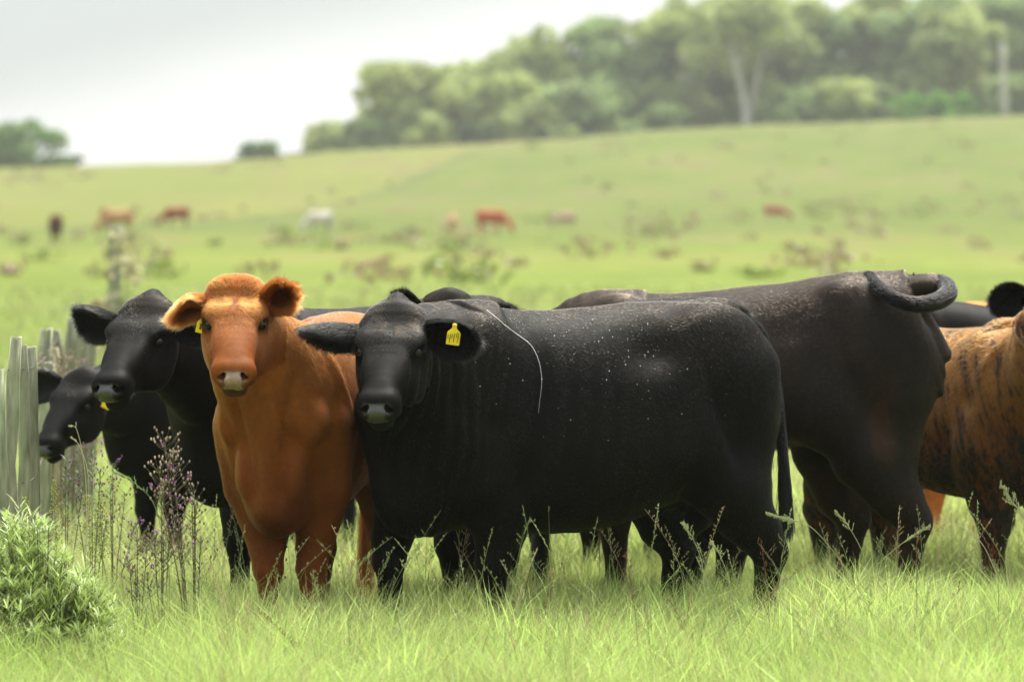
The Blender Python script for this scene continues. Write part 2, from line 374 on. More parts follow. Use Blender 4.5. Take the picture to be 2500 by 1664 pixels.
def ear_geo(base, d, face, L, Wd, curl=0., tipcurl=0., ns=16, na=11, th=.008, notch=0):
    d = nrm(d); face = nrm(face - d * np.dot(face, d)); side = np.cross(d, face); s = np.linspace(0, 1, ns)
    w = np.where(s < .55, Wd * (.40 + .60 * np.sin(np.pi / 2 * s / .55)), Wd * np.sqrt(np.clip(1 - ((s - .55) / .455) ** 2, 0, 1))) * .5 + .002
    am = np.radians(np.interp(s, [0, .3, .7, 1], [120, 85, 55, 45])); Vf = []; Vb = []
    if notch: w = w * (1 - notch * np.exp(-((s - .86) / .05) ** 2))
    for i in range(ns):
        c = base + d * L * s[i] + face * (tipcurl * L * s[i] ** 3) + np.array([0, 0, -1]) * curl * L * s[i] ** 2
        r = w[i] / np.sin(min(am[i], np.pi / 2))
        for a in np.linspace(-am[i], am[i], na):
            wob = .004 * math.sin(7 * s[i] + 3 * a) * s[i]
            o = side * r * math.sin(a) + face * (r * (1 - math.cos(a)) + wob); nn = nrm(side * math.sin(a) - face * math.cos(a))
            Vf.append(c + o - nn * th / 2); Vb.append(c + o + nn * th / 2)
    V = np.array(Vf + Vb); K = ns * na; F = []
    for i in range(ns - 1):
        for j in range(na - 1):
            q = (i * na + j, i * na + j + 1, (i + 1) * na + j + 1, (i + 1) * na + j); F.append(q); F.append(tuple(K + x for x in q[::-1]))
    for i in range(ns - 1):
        for j in (0, na - 1):
            q = (i * na + j, (i + 1) * na + j, K + (i + 1) * na + j, K + i * na + j); F.append(q if j == 0 else q[::-1])
    for j in range(na - 1):
        i = ns - 1; F.append((i * na + j, i * na + j + 1, K + i * na + j + 1, K + i * na + j))
    edge = np.abs(np.tile(np.linspace(-1, 1, na), ns)); edge = np.maximum(edge, np.repeat(s, na) ** 3); edge = np.concatenate([edge, edge])
    # orient outward
    V = np.array(V); F = np.array(F)
    inner = np.concatenate([np.ones(K), np.zeros(K)])
    return V, F, edge, inner, side
def cow(sp):
    """sp: px, D (where the middle of the trunk stands), beta heading (0 = to the camera, + = image left), scale, head(px,py,D,psi,phi,roll,scale) ..."""
    t0 = time.time(); sc = sp.get('scale', 1.0); beta = R(sp['beta']); fw = np.array([-math.sin(beta), -math.cos(beta), 0]); lf = np.array([math.cos(beta), -math.sin(beta), 0])
    org = W(sp['px'], 900, sp['D']); org[2] = sp.get('z', 0); Rw = np.stack([fw, lf, [0, 0, 1]], 1)     # local -> world
    toL = lambda p: (np.asarray(p) - org) @ Rw
    dirL = lambda v: np.asarray(v) @ Rw
    root = empty(sp.get('name', 'cow'), tuple(org), math.atan2(-math.cos(beta), -math.sin(beta)))
    tag(root, sp['label'], sp.get('cat', 'cow'), sp.get('group'))
    prims = []; P_ = prims.append
    trunk = np.array(sp.get('trunk', TRUNK), float); bw = sp.get('width', 1.0)
    zc_ = .90 + .35 * ((trunk[:, 1] + trunk[:, 2]) / 2 - .90); rows = np.stack([trunk[:, 0], 0 * trunk[:, 0], zc_, trunk[:, 3] * bw, trunk[:, 1] - zc_, zc_ - trunk[:, 2]], 1) * sc
    tfl = np.array([-.75, 0, -.55])
    P_(Loft(rows, np.tile([0, 0, 1.], (len(rows), 1)), 26, 2.35, sp.get('egg', .16), .05, .05, flow=tfl))
    # neck and head
    hd = sp['head']; f, l, u = head_frame(R(hd['psi']), R(hd['phi']), R(hd.get('roll', 0))); f, l, u = dirL(f), dirL(l), dirL(u)
    hs = hd.get('scale', 1.0); O = toL(W(hd['px'], hd['py'], hd['D'])); HM = np.stack([f, l, u], 1)
    hp = lambda a, b, c: O + hs * (a * f + b * l + c * u)
    n0 = np.array(sp.get('neck0', (.44, 0, .93))) * sc; n3 = hp(.065, 0, -.075); 
    n1 = np.array(sp.get('neck1', (.66, 0, .98))) * sc; n2 = (n1 + n3) / 2 + np.array(sp.get('neckmid', (0, 0, 0.0)))
    nt = sp.get('neckw', 1.0); k = sc
    nrow = np.array([[*n0, .24 * nt * k, .30 * k, .36 * k], [*n1, .185 * nt * k, .25 * k, .32 * k], [*n2, .145 * nt * k, .18 * k, .28 * k], [*((n2 * .35 + n3 * .65)), .12 * nt * k, .12 * k, .215 * k], [*n3, .095 * hs, .075 * hs, .13 * hs]])
    nu = np.array([[0, 0, 1.]] * 5); nu[:, 0] += .01
    nu[3] = nrm(np.array([0, 0, 1.]) * .6 + u * .4 - f * .2); nu[4] = nrm(u * .6 + np.array([0, 0, .5]))
    neckL = Loft(nrow, nu, 18, 2.15, .08, .09 * k, .03); neckL.flow = nrm(nrm(n1 - n3) * .7 + np.array([0, 0, -.8])); P_(neckL)
    hr = np.array(HEAD); mw = sp.get('mw', 1.0); hr[7:, 3] *= mw; zc = hr[:, 1] * .5 + hr[:, 2] * .5
    hrow = np.array([[*hp(r[0], 0, z), r[3] * hs, (r[1] - z) * hs, (z - r[2]) * hs] for r, z in zip(hr, zc)])
    hflow = lambda P: nrm(np.outer(np.tanh(((P - O) @ f / hs - .15) / .035), f) * .9 + np.outer(np.tanh((P - O) @ l / hs / .03) * np.exp(-(((P - O) @ f / hs - .15) / .09) ** 2) * .8 + (P - O) @ l / hs * 2, l) + np.outer(-np.abs((P - O) @ l / hs) * 3, u))
    P_(Loft(hrow, np.tile(u, (len(hr), 1)), 22, 2.3, -.04, .035, .03 * hs, flow=hflow))
    E = lambda a, b, c, r, Rm=None, k=.025, sub=False: P_(Ell(hp(a, b, c), np.array(r) * hs, HM if Rm is None else HM @ Rm, k * hs, hflow, sub))
    def rot(ax, deg):
        return np.array(Matrix.Rotation(R(deg), 3, ax))
    pl, tw = sp.get('poll', 0), sp.get('topw', 0)
    E(-.005 - pl, 0, -.015, (.045 + pl, .040 + tw, .045), k=.05); [E(.035, s * .055, -.035, (.065, .06, .05), k=.06) for s in (1, -1)]
    if tw: [E(.03, s * tw * 1.3, -.03, (.05, .05, .05), k=.05) for s in (1, -1)]
    for s in (1, -1):
        E(.165, s * .096, -.036, (.055, .035, .032), k=.04)                       # brow
        E(.200, s * .104, -.054, (.042, .027, .034), k=.025)                        # lids
        E(.205, s * .080, -.17, (.115, .045, .09), rot('Y', 14), k=.05)             # cheek
        E(.30, s * .066, -.06, (.09, .018, .03), rot('Y', 8), k=.04)                # facial crest
        E(.49, s * .044 * mw, -.078, (.038, .031 * mw, .034), k=.025)                          # nostril wing
        E(.478, s * .050 * mw, -.120, (.045, .028 * mw, .030), k=.025)                         # lip pad
        E(.07, s * .10, -.07, (.04, .045, .04), k=.04)                              # ear root
    E(.500, 0, -.084, (.038, .050, .042), k=.03)
    E(.468, 0, -.176, (.058, .048 * mw, .030), k=.022)                                  # chin
    for s in (1, -1):
        E(.240, s * .118, -.062, (.055, .022, .020), rot('Y', 20), k=.03, sub=True)      # tear hollow
        E(.205, s * .132, -.064, (.022, .021, .0125), rot('Y', 14), k=.005, sub=True)     # lid opening
        E(.526, s * .040, -.076, (.024, .0095, .018), rot('X', s * 30), k=.008, sub=True); E(.512, s * .054, -.084, (.028, .009, .008), rot('X', s * 30), k=.008, sub=True) # nostril
    E(.515, 0, -.1465, (.08, .12, .0055), rot('Y', 6), k=.012, sub=True)                        # mouth line
    # legs
    ft = sp.get('feet', {}); legs = {}
    fore = [(.60, .19, .84, .13), (.52, .215, .64, .115), (.50, .20, .56, .102), (.505, .18, .44, .078), (.52, .17, .365, .065), (.515, .17, .30, .047), (.51, .17, .22, .038), (.515, .17, .125, .046), (.54, .17, .06, .042)]
    hind = [(-.44, .20, .76, .155), (-.49, .21, .64, .135), (-.60, .20, .50, .092), (-.665, .19, .425, .068), (-.65, .19, .34, .049), (-.63, .19, .22, .040), (-.62, .19, .125, .048), (-.59, .19, .06, .044)]
    lw = sp.get('legw', 1.08)
    for key in ('LF', 'RF', 'LH', 'RH'):
        sy = 1 if key[0] == 'L' else -1; J = np.array(fore if key[1] == 'F' else hind, float) * sc; J[:, 1] *= sy * sp.get('legy', 1); zt = .84 * sc; J[:, 2] = GZ + (zt - GZ) * (J[:, 2] / zt) ** (1.1 if key[1] == 'F' else 1.3)
        off = np.array(ft.get(key, (0, 0))); kb = ft.get(key + 'k', 0)
        top = .78 * sc; w_ = sstep(top + .06, top - .46, J[:, 2])
        J[:, 0] += off[0] * w_; J[:, 1] += off[1] * w_; J[:, 0] += kb * np.exp(-((J[:, 2] - .24 * sc) / .14) ** 2)
        J[:, 3] *= np.where(J[:, 2] < .6 * sc, lw, 1)
        P_(Chain(J, .05 * sc, flow=np.array([-.1, 0, -1.]))); legs[key] = J
        if key[1] == 'F':
            P_(Ell(np.array([.54, sy * .205 * bw, .96 + sp.get('scz', 0)]) * sc, np.array([.13, .085, .24]) * sc, np.array(Matrix.Rotation(R(-14), 3, 'Y')), .09 * sc, flow=tfl))
            P_(Ell(np.array([.66, sy * .17 * bw, .80]) * sc, np.array([.10, .09, .12]) * sc, None, .08 * sc, flow=np.array([-.2, 0, -1.])))
        else:
            P_(Ell(np.array([-.56, sy * .185 * bw, .98]) * sc, np.array([.24, .12, .26]) * sc, np.array(Matrix.Rotation(R(12), 3, 'Y')), .10 * sc, flow=np.array([-.5, 0, -.8])))
            P_(Chain(np.array([(-.70, sy * .16, .98, .12), (-.69, sy * .18, .78, .125), (-.66, sy * .195, .56, .105), (-.64, sy * .195, .40, .075)]) * sc, .07 * sc, flow=np.array([-.1, 0, -1.])))
            P_(Ell(np.array([-.36, sy * .245 * bw, .74]) * sc, np.array([.13, .085, .16]) * sc, None, .08 * sc, flow=np.array([-.4, 0, -.9])))
            sp.get('hook', .8) and P_(Ell(np.array([-.44, sy * .21 * bw, 1.22]) * sc, np.array([.07, .05, .04]) * sc * sp.get('hook', .8), None, .08 * sc, flow=tfl))      # hook bone
            hk = J[3].copy(); P_(Ell(hk[:3] + np.array([-.03, 0, .03]) * sc, np.array([.03, .028, .05]) * sc, None, .03 * sc, flow=np.array([0, 0, -1.])))
    # brisket, dewlap, flank, udder
    bz = sp.get('brisket', .50)
    P_(Ell(np.array([.70, 0, bz + .10]) * sc, np.array([.17, .12, .17]) * sc, np.array(Matrix.Rotation(R(20), 3, 'Y')), .08 * sc, flow=np.array([-.2, 0, -1.])))
    if sp.get('udder', 0): P_(Ell(np.array([-.42, 0, .56]) * sc, np.array([.15, .12, .13]) * sc, None, .05, flow=tfl)); [P_(Chain(np.array([(x, y, .50, .022), (x + .005, y * 1.1, .425, .014)]) * sc, .015, flow=np.array([0, 0, -1.]))) for x in (-.36, -.46) for y in (.06, -.06)]
    P_(Ell(np.array([-.66, 0, 1.22]) * sc, np.array([.12, .05, .05]) * sc, None, .08 * sc, flow=tfl))
    for e in sp.get('extra', []):
        for sy in ((1, -1) if e[0][1] else (1,)): P_(Ell(np.array(e[0]) * sc * [1, sy, 1], np.array(e[1]) * sc, None, e[2], flow=np.array([-.3, 0, -.9])))
    h = sp.get('res', .009); V, F = polygonise(prims, h); V = smooth_mesh(V, F, 4, .5); N = vnormals(V, F)
    # flow and colour
    fl = np.zeros_like(V); ws = np.zeros(len(V))
    for p in prims:
        if p.sub or p.flow is None: continue
        m = ((V > p.lo) & (V < p.hi)).all(1)
        if not m.any(): continue
        w = np.exp(-np.clip(p.d(V[m]), 0, None) / .02); fv = p.flow(V[m]) if callable(p.flow) else np.broadcast_to(nrm(p.flow), (m.sum(), 3)); fl[m] += w[:, None] * fv; ws[m] += w
    fl = nrm(fl); q = (V - O) @ HM / hs; hu, hv, hw = q.T; headm = sstep(-.02, .04, hu) * (hw < .08) * (hw > -.26) * (np.abs(hv) < .2) * (hu < .62)
    col, wet, leng = sp['paint'](V / sc, N, q, headm)
    mask = ((wet < .35) & ~((((hu - .205) / .034) ** 2 + ((hw + .062) / .024) ** 2 < 1) & (headm > .5))).astype(float)
    if 'folds' in sp: V = V + N * sp['folds'](V / sc, q)[:, None]; N = vnormals(V, F)
    vs = V / sc; ax_ = np.abs(vs[:, 1]); side = sstep(.10, .20, ax_) * (1 - headm) * (vs[:, 0] < .75)
    def gs(cx, cz, sx, sz, tl=0): dx, dz = vs[:, 0] - cx, vs[:, 2] - cz; dx = dx + tl * dz; return np.exp(-(dx / sx) ** 2 - (dz / sz) ** 2)
    ana = -.024 * gs(-.22, 1.08, .13, .085, .3) - .016 * gs(.31, .86, .045, .26, .15) - .020 * gs(.37, .58, .06, .08) - .013 * gs(-.47, .88, .035, .20, -.3) + .009 * gs(.62, 1.03, .03, .16, -.35) - .012 * gs(.52, .80, .05, .05) + .010 * gs(-.30, .66, .10, .05) - .014 * gs(-.56, .70, .04, .10, -.2) + .012 * gs(-.62, .95, .10, .12)
    ana += .0018 * fbm(vs * 5, 77) * 1.6 * np.sin(vs[:, 0] * 66 + vs[:, 2] * 12 + 3 * fbm(vs * 3, 78)) * sstep(-.12, .0, vs[:, 0]) * sstep(.34, .24, vs[:, 0]) * sstep(.55, .7, vs[:, 2]) * sstep(1.12, 1.0, vs[:, 2])
    V = V + N * (ana * side * sp.get('ana', 1.5))[:, None]
    amp = sp.get('lump', .009); V = V + N * (amp * (fbm(V * 4.5, 5) - .5) * 2 * (1 - headm))[:, None]; N = vnormals(V, F)
    mask = mask * (1 + 3.0 * headm); body = mesh('body', V, F, M['hide'], root, cols=col, attrs={'wet': wet})
    nf = sp.get('fur', 0)
    if PREVIEW: nf = nf // 6
    cl = toL([0, 0, CAMZ])
    if nf: fur('fur', V, F, N, fl, leng, col * 1.0, nf, root, lift=sp.get('lift', .085), rad=sp.get('hair', .00045) * (1.6 if PREVIEW else 1), mask=mask, face_to=cl, clump=sp.get('clump', .13), fm=sp.get('furmat', 'fur'))
    # eyes
    for s in (1, -1):
        v, fc = blob_geo(hp(.205, s * .1035, -.063), .0218 * hs, 14, 10); mesh('eye', v, fc, M['eye'], root)
        lash = MB()                                                       # upper lashes
        for i in range(7):
            a = (i / 6 - .5) * .03; b0 = hp(.203 + a, s * .124, -.053 + .25 * abs(a)); b1 = b0 + hs * (.014 * s * l + .003 * u + a * .4 * f); b2 = b1 + hs * (.008 * s * l - .004 * u + a * .2 * f); v, fc = tube_geo([b0, b1, b2], [.0009, .0007, .0002], 3); lash.add(v, fc, (.01, .01, .01))
        if h < .0085: lash.build('eyelashes', M['ink'], root)
    # ears
    for s, key in ((1, 'L'), (-1, 'R')):
        ep = dict(dir=(-.05, .98, -.08), face=(.55, 0, .6), L=.185, W=.14, curl=.05, tip=.1); ep.update(sp.get('ear' + key, {}))
        dv = HM @ (np.array(ep['dir']) * [1, s, 1]); fc_ = HM @ (np.array(ep['face']) * [1, s, 1])
        v, ff, edge, inner, side = ear_geo(hp(.055, s * .115, -.055), dv, fc_, ep['L'] * hs, ep['W'] * hs, ep['curl'], ep['tip'], notch=ep.get('notch', 0))
        nn = vnormals(v, ff); cc = np.tile(np.array(sp.get('earcol', BLACK)), (len(v), 1)); ci = np.array(sp.get('earin', sp.get('earcol', BLACK))); cc = cc * (1 - inner[:, None]) + ci * inner[:, None]
        cc = cc + (np.array(sp.get('earedge', cc[0])) - cc) * (edge ** 3)[:, None]
        eo = mesh('ear', v, ff, M['hide'], root, cols=cc, attrs={'wet': np.zeros(len(v))})
        if sp.get('fur', 0):
            ew = (v - hp(.055, s * .115, -.055)); outw = nrm(nrm(dv) * .7 + nrm(ew - np.outer(ew @ nrm(dv), nrm(dv))) * edge[:, None] * 1.1)
            fur('ear_fur', v, ff, nn, outw, (.014 + .020 * edge ** 2) * ep.get('hair', 1), cc, 5000 if PREVIEW else 14000, eo, lift=.6, rad=.0007, clump=.5)
    # hooves
    for key, J in legs.items():
        e = J[-1]; mb = MB()
        for s in (1, -1):
            v, fc = blob_geo((e[0] + .025 * sc, e[1] + s * .027 * sc, GZ + .03 * sc), (.055 * sc, .026 * sc, .045 * sc), 10, 6); v[:, 2] = np.maximum(v[:, 2], GZ + .002); mb.add(v, fc)
        mb.build('hoof', M['hoof'], root)
    # tail
    tp = sp.get('tail')
    if tp is None: tp = [(-.80, 0, 1.20), (-.90, 0, 1.10), (-.93, .0, .85), (-.92, 0, .52), (-.91, 0, .28)]; tr = [.045, .032, .024, .020, .018]
    else: tr = sp['tailr']
    if tp:
        tpp = np.array([toL(W(*q)) for q in tp]) if sp.get('tailpx') else np.array(tp, float) * sc
        P2 = spline(np.concatenate([tpp, np.array(tr)[:, None]], 1), 26); v, fc = tube_geo(P2[:, :3], P2[:, 3], 12); tc_ = np.array(sp.get('tailcol', sp.get('earcol', BLACK)))
        to = mesh('tail', v, fc, M['hide'], root, cols=np.tile(tc_, (len(v), 1)), attrs={'wet': np.zeros(len(v))})
        if sp.get('fur', 0):
            tn = vnormals(v, fc); tg = nrm(np.gradient(P2[:, :3], axis=0)); tf = np.concatenate([np.repeat(tg, 12, 0), tg[:1], tg[-1:]]); fur('tail_fur', v, fc, tn, tf, np.full(len(v), .018), np.tile(tc_ * .8, (len(v), 1)), 6000, to, lift=.22, rad=.0007)
        if sp.get('fur', 0) or sp.get('switch'):
            n_ = sp.get('switch', 2500); r = np.random.default_rng(3); t = r.random(n_) ** .6; i = (t * 25).astype(int).clip(0, 24); b = P2[i, :3] + (r.random((n_, 3)) - .5) * .03; tang = nrm(P2[i + 1, :3] - P2[i, :3]) if sp.get('tailpx') and sp.get('curltail') else np.tile([0, 0, -1.], (n_, 1))
            Ln = (.03 + .25 * sstep(.55, .9, t) * sp.get('switchlen', 1)) * (.6 + .8 * r.random(n_)); sprd = (r.random((n_, 3)) - .5) * .25
            d1 = nrm(tang + sprd); p1 = b + d1 * (Ln * .5)[:, None]; p2 = p1 + nrm(tang + sprd * .5 + (r.random((n_, 3)) - .5) * .2) * (Ln * .5)[:, None]
            pts = np.stack([b, p1, p2], 1).reshape(-1, 3).astype(np.float32); hc = bpy.data.hair_curves.new('tail_hair'); hc.add_curves([3] * n_); hc.attributes['position'].data.foreach_set('vector', pts.ravel())
            at = hc.attributes.get('radius') or hc.attributes.new('radius', 'FLOAT', 'POINT'); at.data.foreach_set('value', np.tile(np.array([.001, .0009, .0003], np.float32), n_))
            ca = hc.attributes.new('col', 'FLOAT_COLOR', 'CURVE'); c4 = np.ones((n_, 4), np.float32); c4[:, :3] = tc_ * (.7 + .8 * r.random((n_, 1))); ca.data.foreach_set('color', c4.ravel())
            hc.materials.append(M['fur']); ho = bpy.data.objects.new('tail_hair', hc); C.objects.link(ho); ho.parent = to
    print('COW %-16s verts %d  %.1fs' % (sp.get('id', ''), len(V), time.time() - t0)); return dict(root=root, V=V, F=F, hp=hp, toL=toL, HM=HM, hs=hs, Rw=Rw, org=org, sc=sc)
def surf_px(c, pts, off=.0015):
    """where camera rays through source pixels meet a body, in the body's own space (plus the surface normal)"""
    bv = BVHTree.FromPolygons([Vector(v) for v in c['V']], c['F'].tolist()); o = c['toL']([0, 0, CAMZ]); out = []
    for px, py in pts:
        d = nrm(c['toL'](W(px, py, 20)) - o); hit = bv.ray_cast(Vector(o), Vector(d))
        out.append((np.array(hit[0]) + np.array(hit[1]) * off, np.array(hit[1])) if hit[0] else None)
    return out

# coat colours -------------------------------------------------------------
def muzzle(q, headm, col, wet, leng, pad, lip, chin=None):
    hu, hv, hw = q.T; av = np.abs(hv)
    half = np.interp(hw, [-.145, -.125, -.10, -.075, -.060, -.054], [.034, .036, .030, .036, .046, .020])
    p = sstep(.490, .505, hu) * sstep(half + .008, half - .006, av) * sstep(-.147, -.140, hw) * sstep(-.052, -.058, hw) * (headm > .5)
    lipm = sstep(.40, .50, hu) * sstep(-.085, -.125, hw) * (headm > .5) * (1 - p)
    nost = sstep(.030, .012, np.hypot((av - .040) * 1.3, (hw + .076)) ) * sstep(.50, .515, hu) * (headm > .5)
    col = col * (1 - lipm[:, None] * .8) + np.array(lip) * lipm[:, None] * .8
    if pad[0] > .1: ring = sstep(.47, .50, hu) * sstep(half + .022, half + .004, av) * sstep(-.155, -.135, hw) * sstep(-.040, -.052, hw) * (headm > .5) * (1 - p) * .7; col = col * (1 - ring[:, None]) + np.array((.17, .075, .042)) * ring[:, None]
    pn = (.75 + .5 * vnoise(q * 60, 5)); col = col * (1 - p[:, None]) + np.array(pad) * (pn * p)[:, None]
    wet = np.maximum(np.maximum(wet, p), nost * .5)
    nin = sstep(.016, .008, np.hypot((av - .040) * 1.5, (hw + .076))) * sstep(.47, .50, hu) * (headm > .5); col = col * (1 - nin[:, None] * .9)
    leng = leng * (1 - .75 * sstep(.25, .45, hu) * headm); leng = leng * (1 - .15 * headm); leng = leng + .010 * np.exp(-(((hu - .15) / .07) ** 2 + (hv / .06) ** 2)) * headm
    eye = sstep(.05, .02, np.hypot(hu - .205, hw + .062)) * headm; leng = leng * (1 - .6 * eye); col = col * (1 - .55 * eye[:, None])
    return col, wet, leng
def paint_black(tint=0.0, warm=(.030, .020, .012), pollwarm=0):
    def f(V, N, q, hm):
        n = fbm(V * 3.5, 3); n2 = fbm(V * np.array([9, 9, 3]), 8)
        k = np.clip(tint * (n * 1.4) * (.4 + .6 * n2) , 0, 1)
        k = k * (.35 + .65 * sstep(.9, 1.25, V[:, 2])) if tint < .8 else k
        col = np.array(BLACK) * (1 - k[:, None]) + np.array(warm) * k[:, None]
        pw = pollwarm * sstep(.14, .0, q[:, 0]) * hm * n2; col = col * (1 - pw[:, None]) + np.array((.05, .035, .02)) * pw[:, None]
        leng = .010 + .005 * n + .014 * sstep(.06, -.01, q[:, 0]) * hm
        return muzzle(q, hm, col, np.zeros(len(V)), leng, (.030, .027, .022), (.012, .012, .012))
    return f
def paint_red(V, N, q, hm):
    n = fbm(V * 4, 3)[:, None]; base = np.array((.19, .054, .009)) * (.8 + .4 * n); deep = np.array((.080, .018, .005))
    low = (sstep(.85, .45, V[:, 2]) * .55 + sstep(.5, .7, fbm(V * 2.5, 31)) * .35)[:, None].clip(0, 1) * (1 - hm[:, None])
    col = base * (1 - low) + deep * low; col = (col + (np.array((.31, .105, .020)) - col) * (.45 * sstep(.80, 1.12, V[:, 2]) * (1 - hm))[:, None]) * (1 - .10 * hm[:, None]) * (1 - hm[:, None] * np.array((0, .02, .15)))  # coat painted golden towards the top, standing in for light from above
    fh = (sstep(.10, .20, q[:, 0]) * sstep(.45, .30, q[:, 0]) * sstep(.07, .03, np.abs(q[:, 1])) * hm)[:, None] * .35; col = col * (1 - fh) + np.array((.26, .085, .022)) * fh
    ck = (sstep(.055, .075, np.abs(q[:, 1])) * sstep(.2, .28, q[:, 0]) * hm)[:, None] * .45; col = col * (1 - ck) + np.array((.24, .06, .014)) * ck
    leng = .011 + .006 * n[:, 0] + .024 * sstep(.08, -.01, q[:, 0]) * hm
    return muzzle(q, hm, col, np.zeros(len(V)), leng, (.27, .165, .105), (.06, .028, .016))
def paint_brindle(V, N, q, hm):
    s = fbm((V + .35 * V[:, [2, 0, 1]] * [1, 1, 0]) * np.array([13, 13, 2.6]) + 1.5 * fbm(V * 2.5, 4)[:, None], 9); s2 = fbm((V + .35 * V[:, [2, 0, 1]] * [1, 1, 0]) * np.array([60, 60, 7]), 19); n = fbm(V * 3, 6)
    drk = sstep(.35, .62, s * .38 + s2 * .62 + .15 * sstep(.80, .45, V[:, 2]) - .09)[:, None]
    gold = np.array((.20, .080, .018)); rust = np.array((.12, .042, .013)); b = gold + (rust - gold) * sstep(.84, .50, V[:, 2] + .25 * (n - .5))[:, None]
    b = b * (.55 + .9 * s2[:, None]); col = b * (1 - drk) + np.array((.014, .010, .008)) * drk; leng = .016 + .008 * n
    return muzzle(q, hm, col, np.zeros(len(V)), leng, (.03, .025, .02), (.02, .015, .012))
def paint_bull(V, N, q, hm):
    n = fbm(V * 3.0, 3); col = np.array((.0110, .0078, .0058))[None] * (1 + .7 * n[:, None])
    rust = (sstep(.45, .62, fbm(V * np.array([5, 5, 2.5]), 14)) * (sstep(.95, .6, V[:, 2]) * .8 + .25))[:, None] * .55
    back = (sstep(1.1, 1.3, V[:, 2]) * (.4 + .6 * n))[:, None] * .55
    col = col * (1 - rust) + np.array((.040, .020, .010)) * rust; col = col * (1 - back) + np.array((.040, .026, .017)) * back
    leng = .010 + .005 * n + .010 * sstep(.3, .75, V[:, 0]) * sstep(1.0, 1.25, V[:, 2])
    return muzzle(q, hm, col, np.zeros(len(V)), leng, (.03, .027, .022), (.012, .012, .012))
def paint_flat(c, d=None):
    def f(V, N, q, hm):
        n = fbm(V * 3, 3)[:, None]; col = np.array(c) * (.7 + .6 * n); return col, np.zeros(len(V)), np.full(len(V), .018)
    return f

# ------------------------------------------------------------------ ground: one sheet to beyond the tree line
YC = np.array([(-3.0, 425), (-1.0, 408), (-.76, 402), (-.6, 398), (-.376, 374), (0, 346), (.2, 327), (.44, 309), (.68, 297), (1, 284), (3, 262)], float)
DK = np.array([0, 40, 100, 200, 370, 500, 590, 650, 720, 900, 1600], float)
def zcrest(x): return 1.6 + (534 - np.interp(x / 58.5, YC[:, 0], YC[:, 1])) / FPX * 650
def zg(x, D):
    x = np.asarray(x, float); D = np.asarray(D, float); zc = zcrest(x)
    P = [GZ, GZ, GZ, .26, 1.35, None, None, None, None, None, None]; w = {500: .40, 590: .78, 650: 1.0, 720: 1.02, 900: .95, 1600: .5}
    t = np.interp(D, DK, np.arange(len(DK))); i = np.clip(t.astype(int), 0, len(DK) - 2); f = t - i
    K = np.stack([np.full_like(zc, P[k]) if P[k] is not None else zc * w[int(DK[k])] for k in range(len(DK))], -1)
    g = lambda j: np.take_along_axis(K, np.clip(j, 0, len(DK) - 1)[..., None], -1)[..., 0]
    p0, p1, p2, p3 = g(i - 1), g(i), g(i + 1), g(i + 2)
    z = .5 * (2 * p1 + (p2 - p0) * f + (2 * p0 - 5 * p1 + 4 * p2 - p3) * f * f + (3 * p1 - p0 - 3 * p2 + p3) * f ** 3)
    q = np.stack([x, D, 0 * x], -1).reshape(-1, 3)
    und = (fbm(q * .08, 40) - .5).reshape(x.shape) * .5 * sstep(60, 200, D) + (fbm(q * .7, 41) - .5).reshape(x.shape) * .05 * sstep(24, 40, D)
    return z + und
def make_ground():
    Ds = np.concatenate([np.geomspace(3, 60, 120), np.geomspace(60.5, 720, 320), np.geomspace(730, 960, 12)]); s = np.sinh(np.linspace(-2.6, 2.6, 181)) / math.sinh(2.6)
    X = s[None, :] * (Ds[:, None] * .55 + 12); Y = np.repeat(Ds[:, None], len(s), 1); Z = zg(X, Y); V = np.stack([X, Y, Z], -1).reshape(-1, 3); n = len(s)
    i = np.arange((len(Ds) - 1) * n).reshape(-1, n)[:, :-1].ravel(); F = np.stack([i, i + 1, i + 1 + n, i + n], 1)
    x, y, z = V.T; q = V * np.array([1, .35, 0]); trk = np.interp(x, [-34, -24, -17.8, -12.6, -6.4, -1, 4], [300, 345, 385, 480, 575, 640, 660]); a = fbm(q * .06, 50, 4)[:, None]; b = fbm(q * .35, 51, 3)[:, None]; c3 = fbm(V * np.array([.9, .3, 0]), 53, 2)[:, None]
    col = np.array((.082, .108, .010)) * (.80 + .40 * b)
    pale = np.array((.130, .138, .020)); dry = np.array((.12, .085, .040))
    left = (sstep(-5, 25, y - trk) * (x < 8))[:, None] * sstep(150, 330, y)[:, None]
    k = np.clip(left * (.45 + .5 * a) + sstep(.5, .72, a) * .35, 0, .9); col = col * (1 - k) + pale * k
    d = sstep(.52, .70, b * .5 + c3 * .3 + a * .2) * sstep(110, 250, y)[:, None] * .7; col = col * (1 - d) + dry * d
    tl = (np.exp(-((y - trk) / 7) ** 2) * sstep(-36, -24, x) * sstep(0, -6, x) * .8)[:, None] * (.5 + b); col = col * (1 - tl) + np.array((.045, .060, .014)) * tl
    hi = (sstep(610, 650, y) * .5)[:, None]; col = col * (1 - hi) + np.array((.15, .145, .05)) * hi
    col = col * (1 + .30 * sstep(360, 180, y))[:, None]
    near = sstep(45, 25, y)[:, None]; col = col * (1 - near * .1)
    tag(mesh('ground', V, F, mat('pasture_turf', use_attr=True, rough=.85, spec=.1, noise=.18, nscale=.8), cols=col), kind='structure')
make_ground()

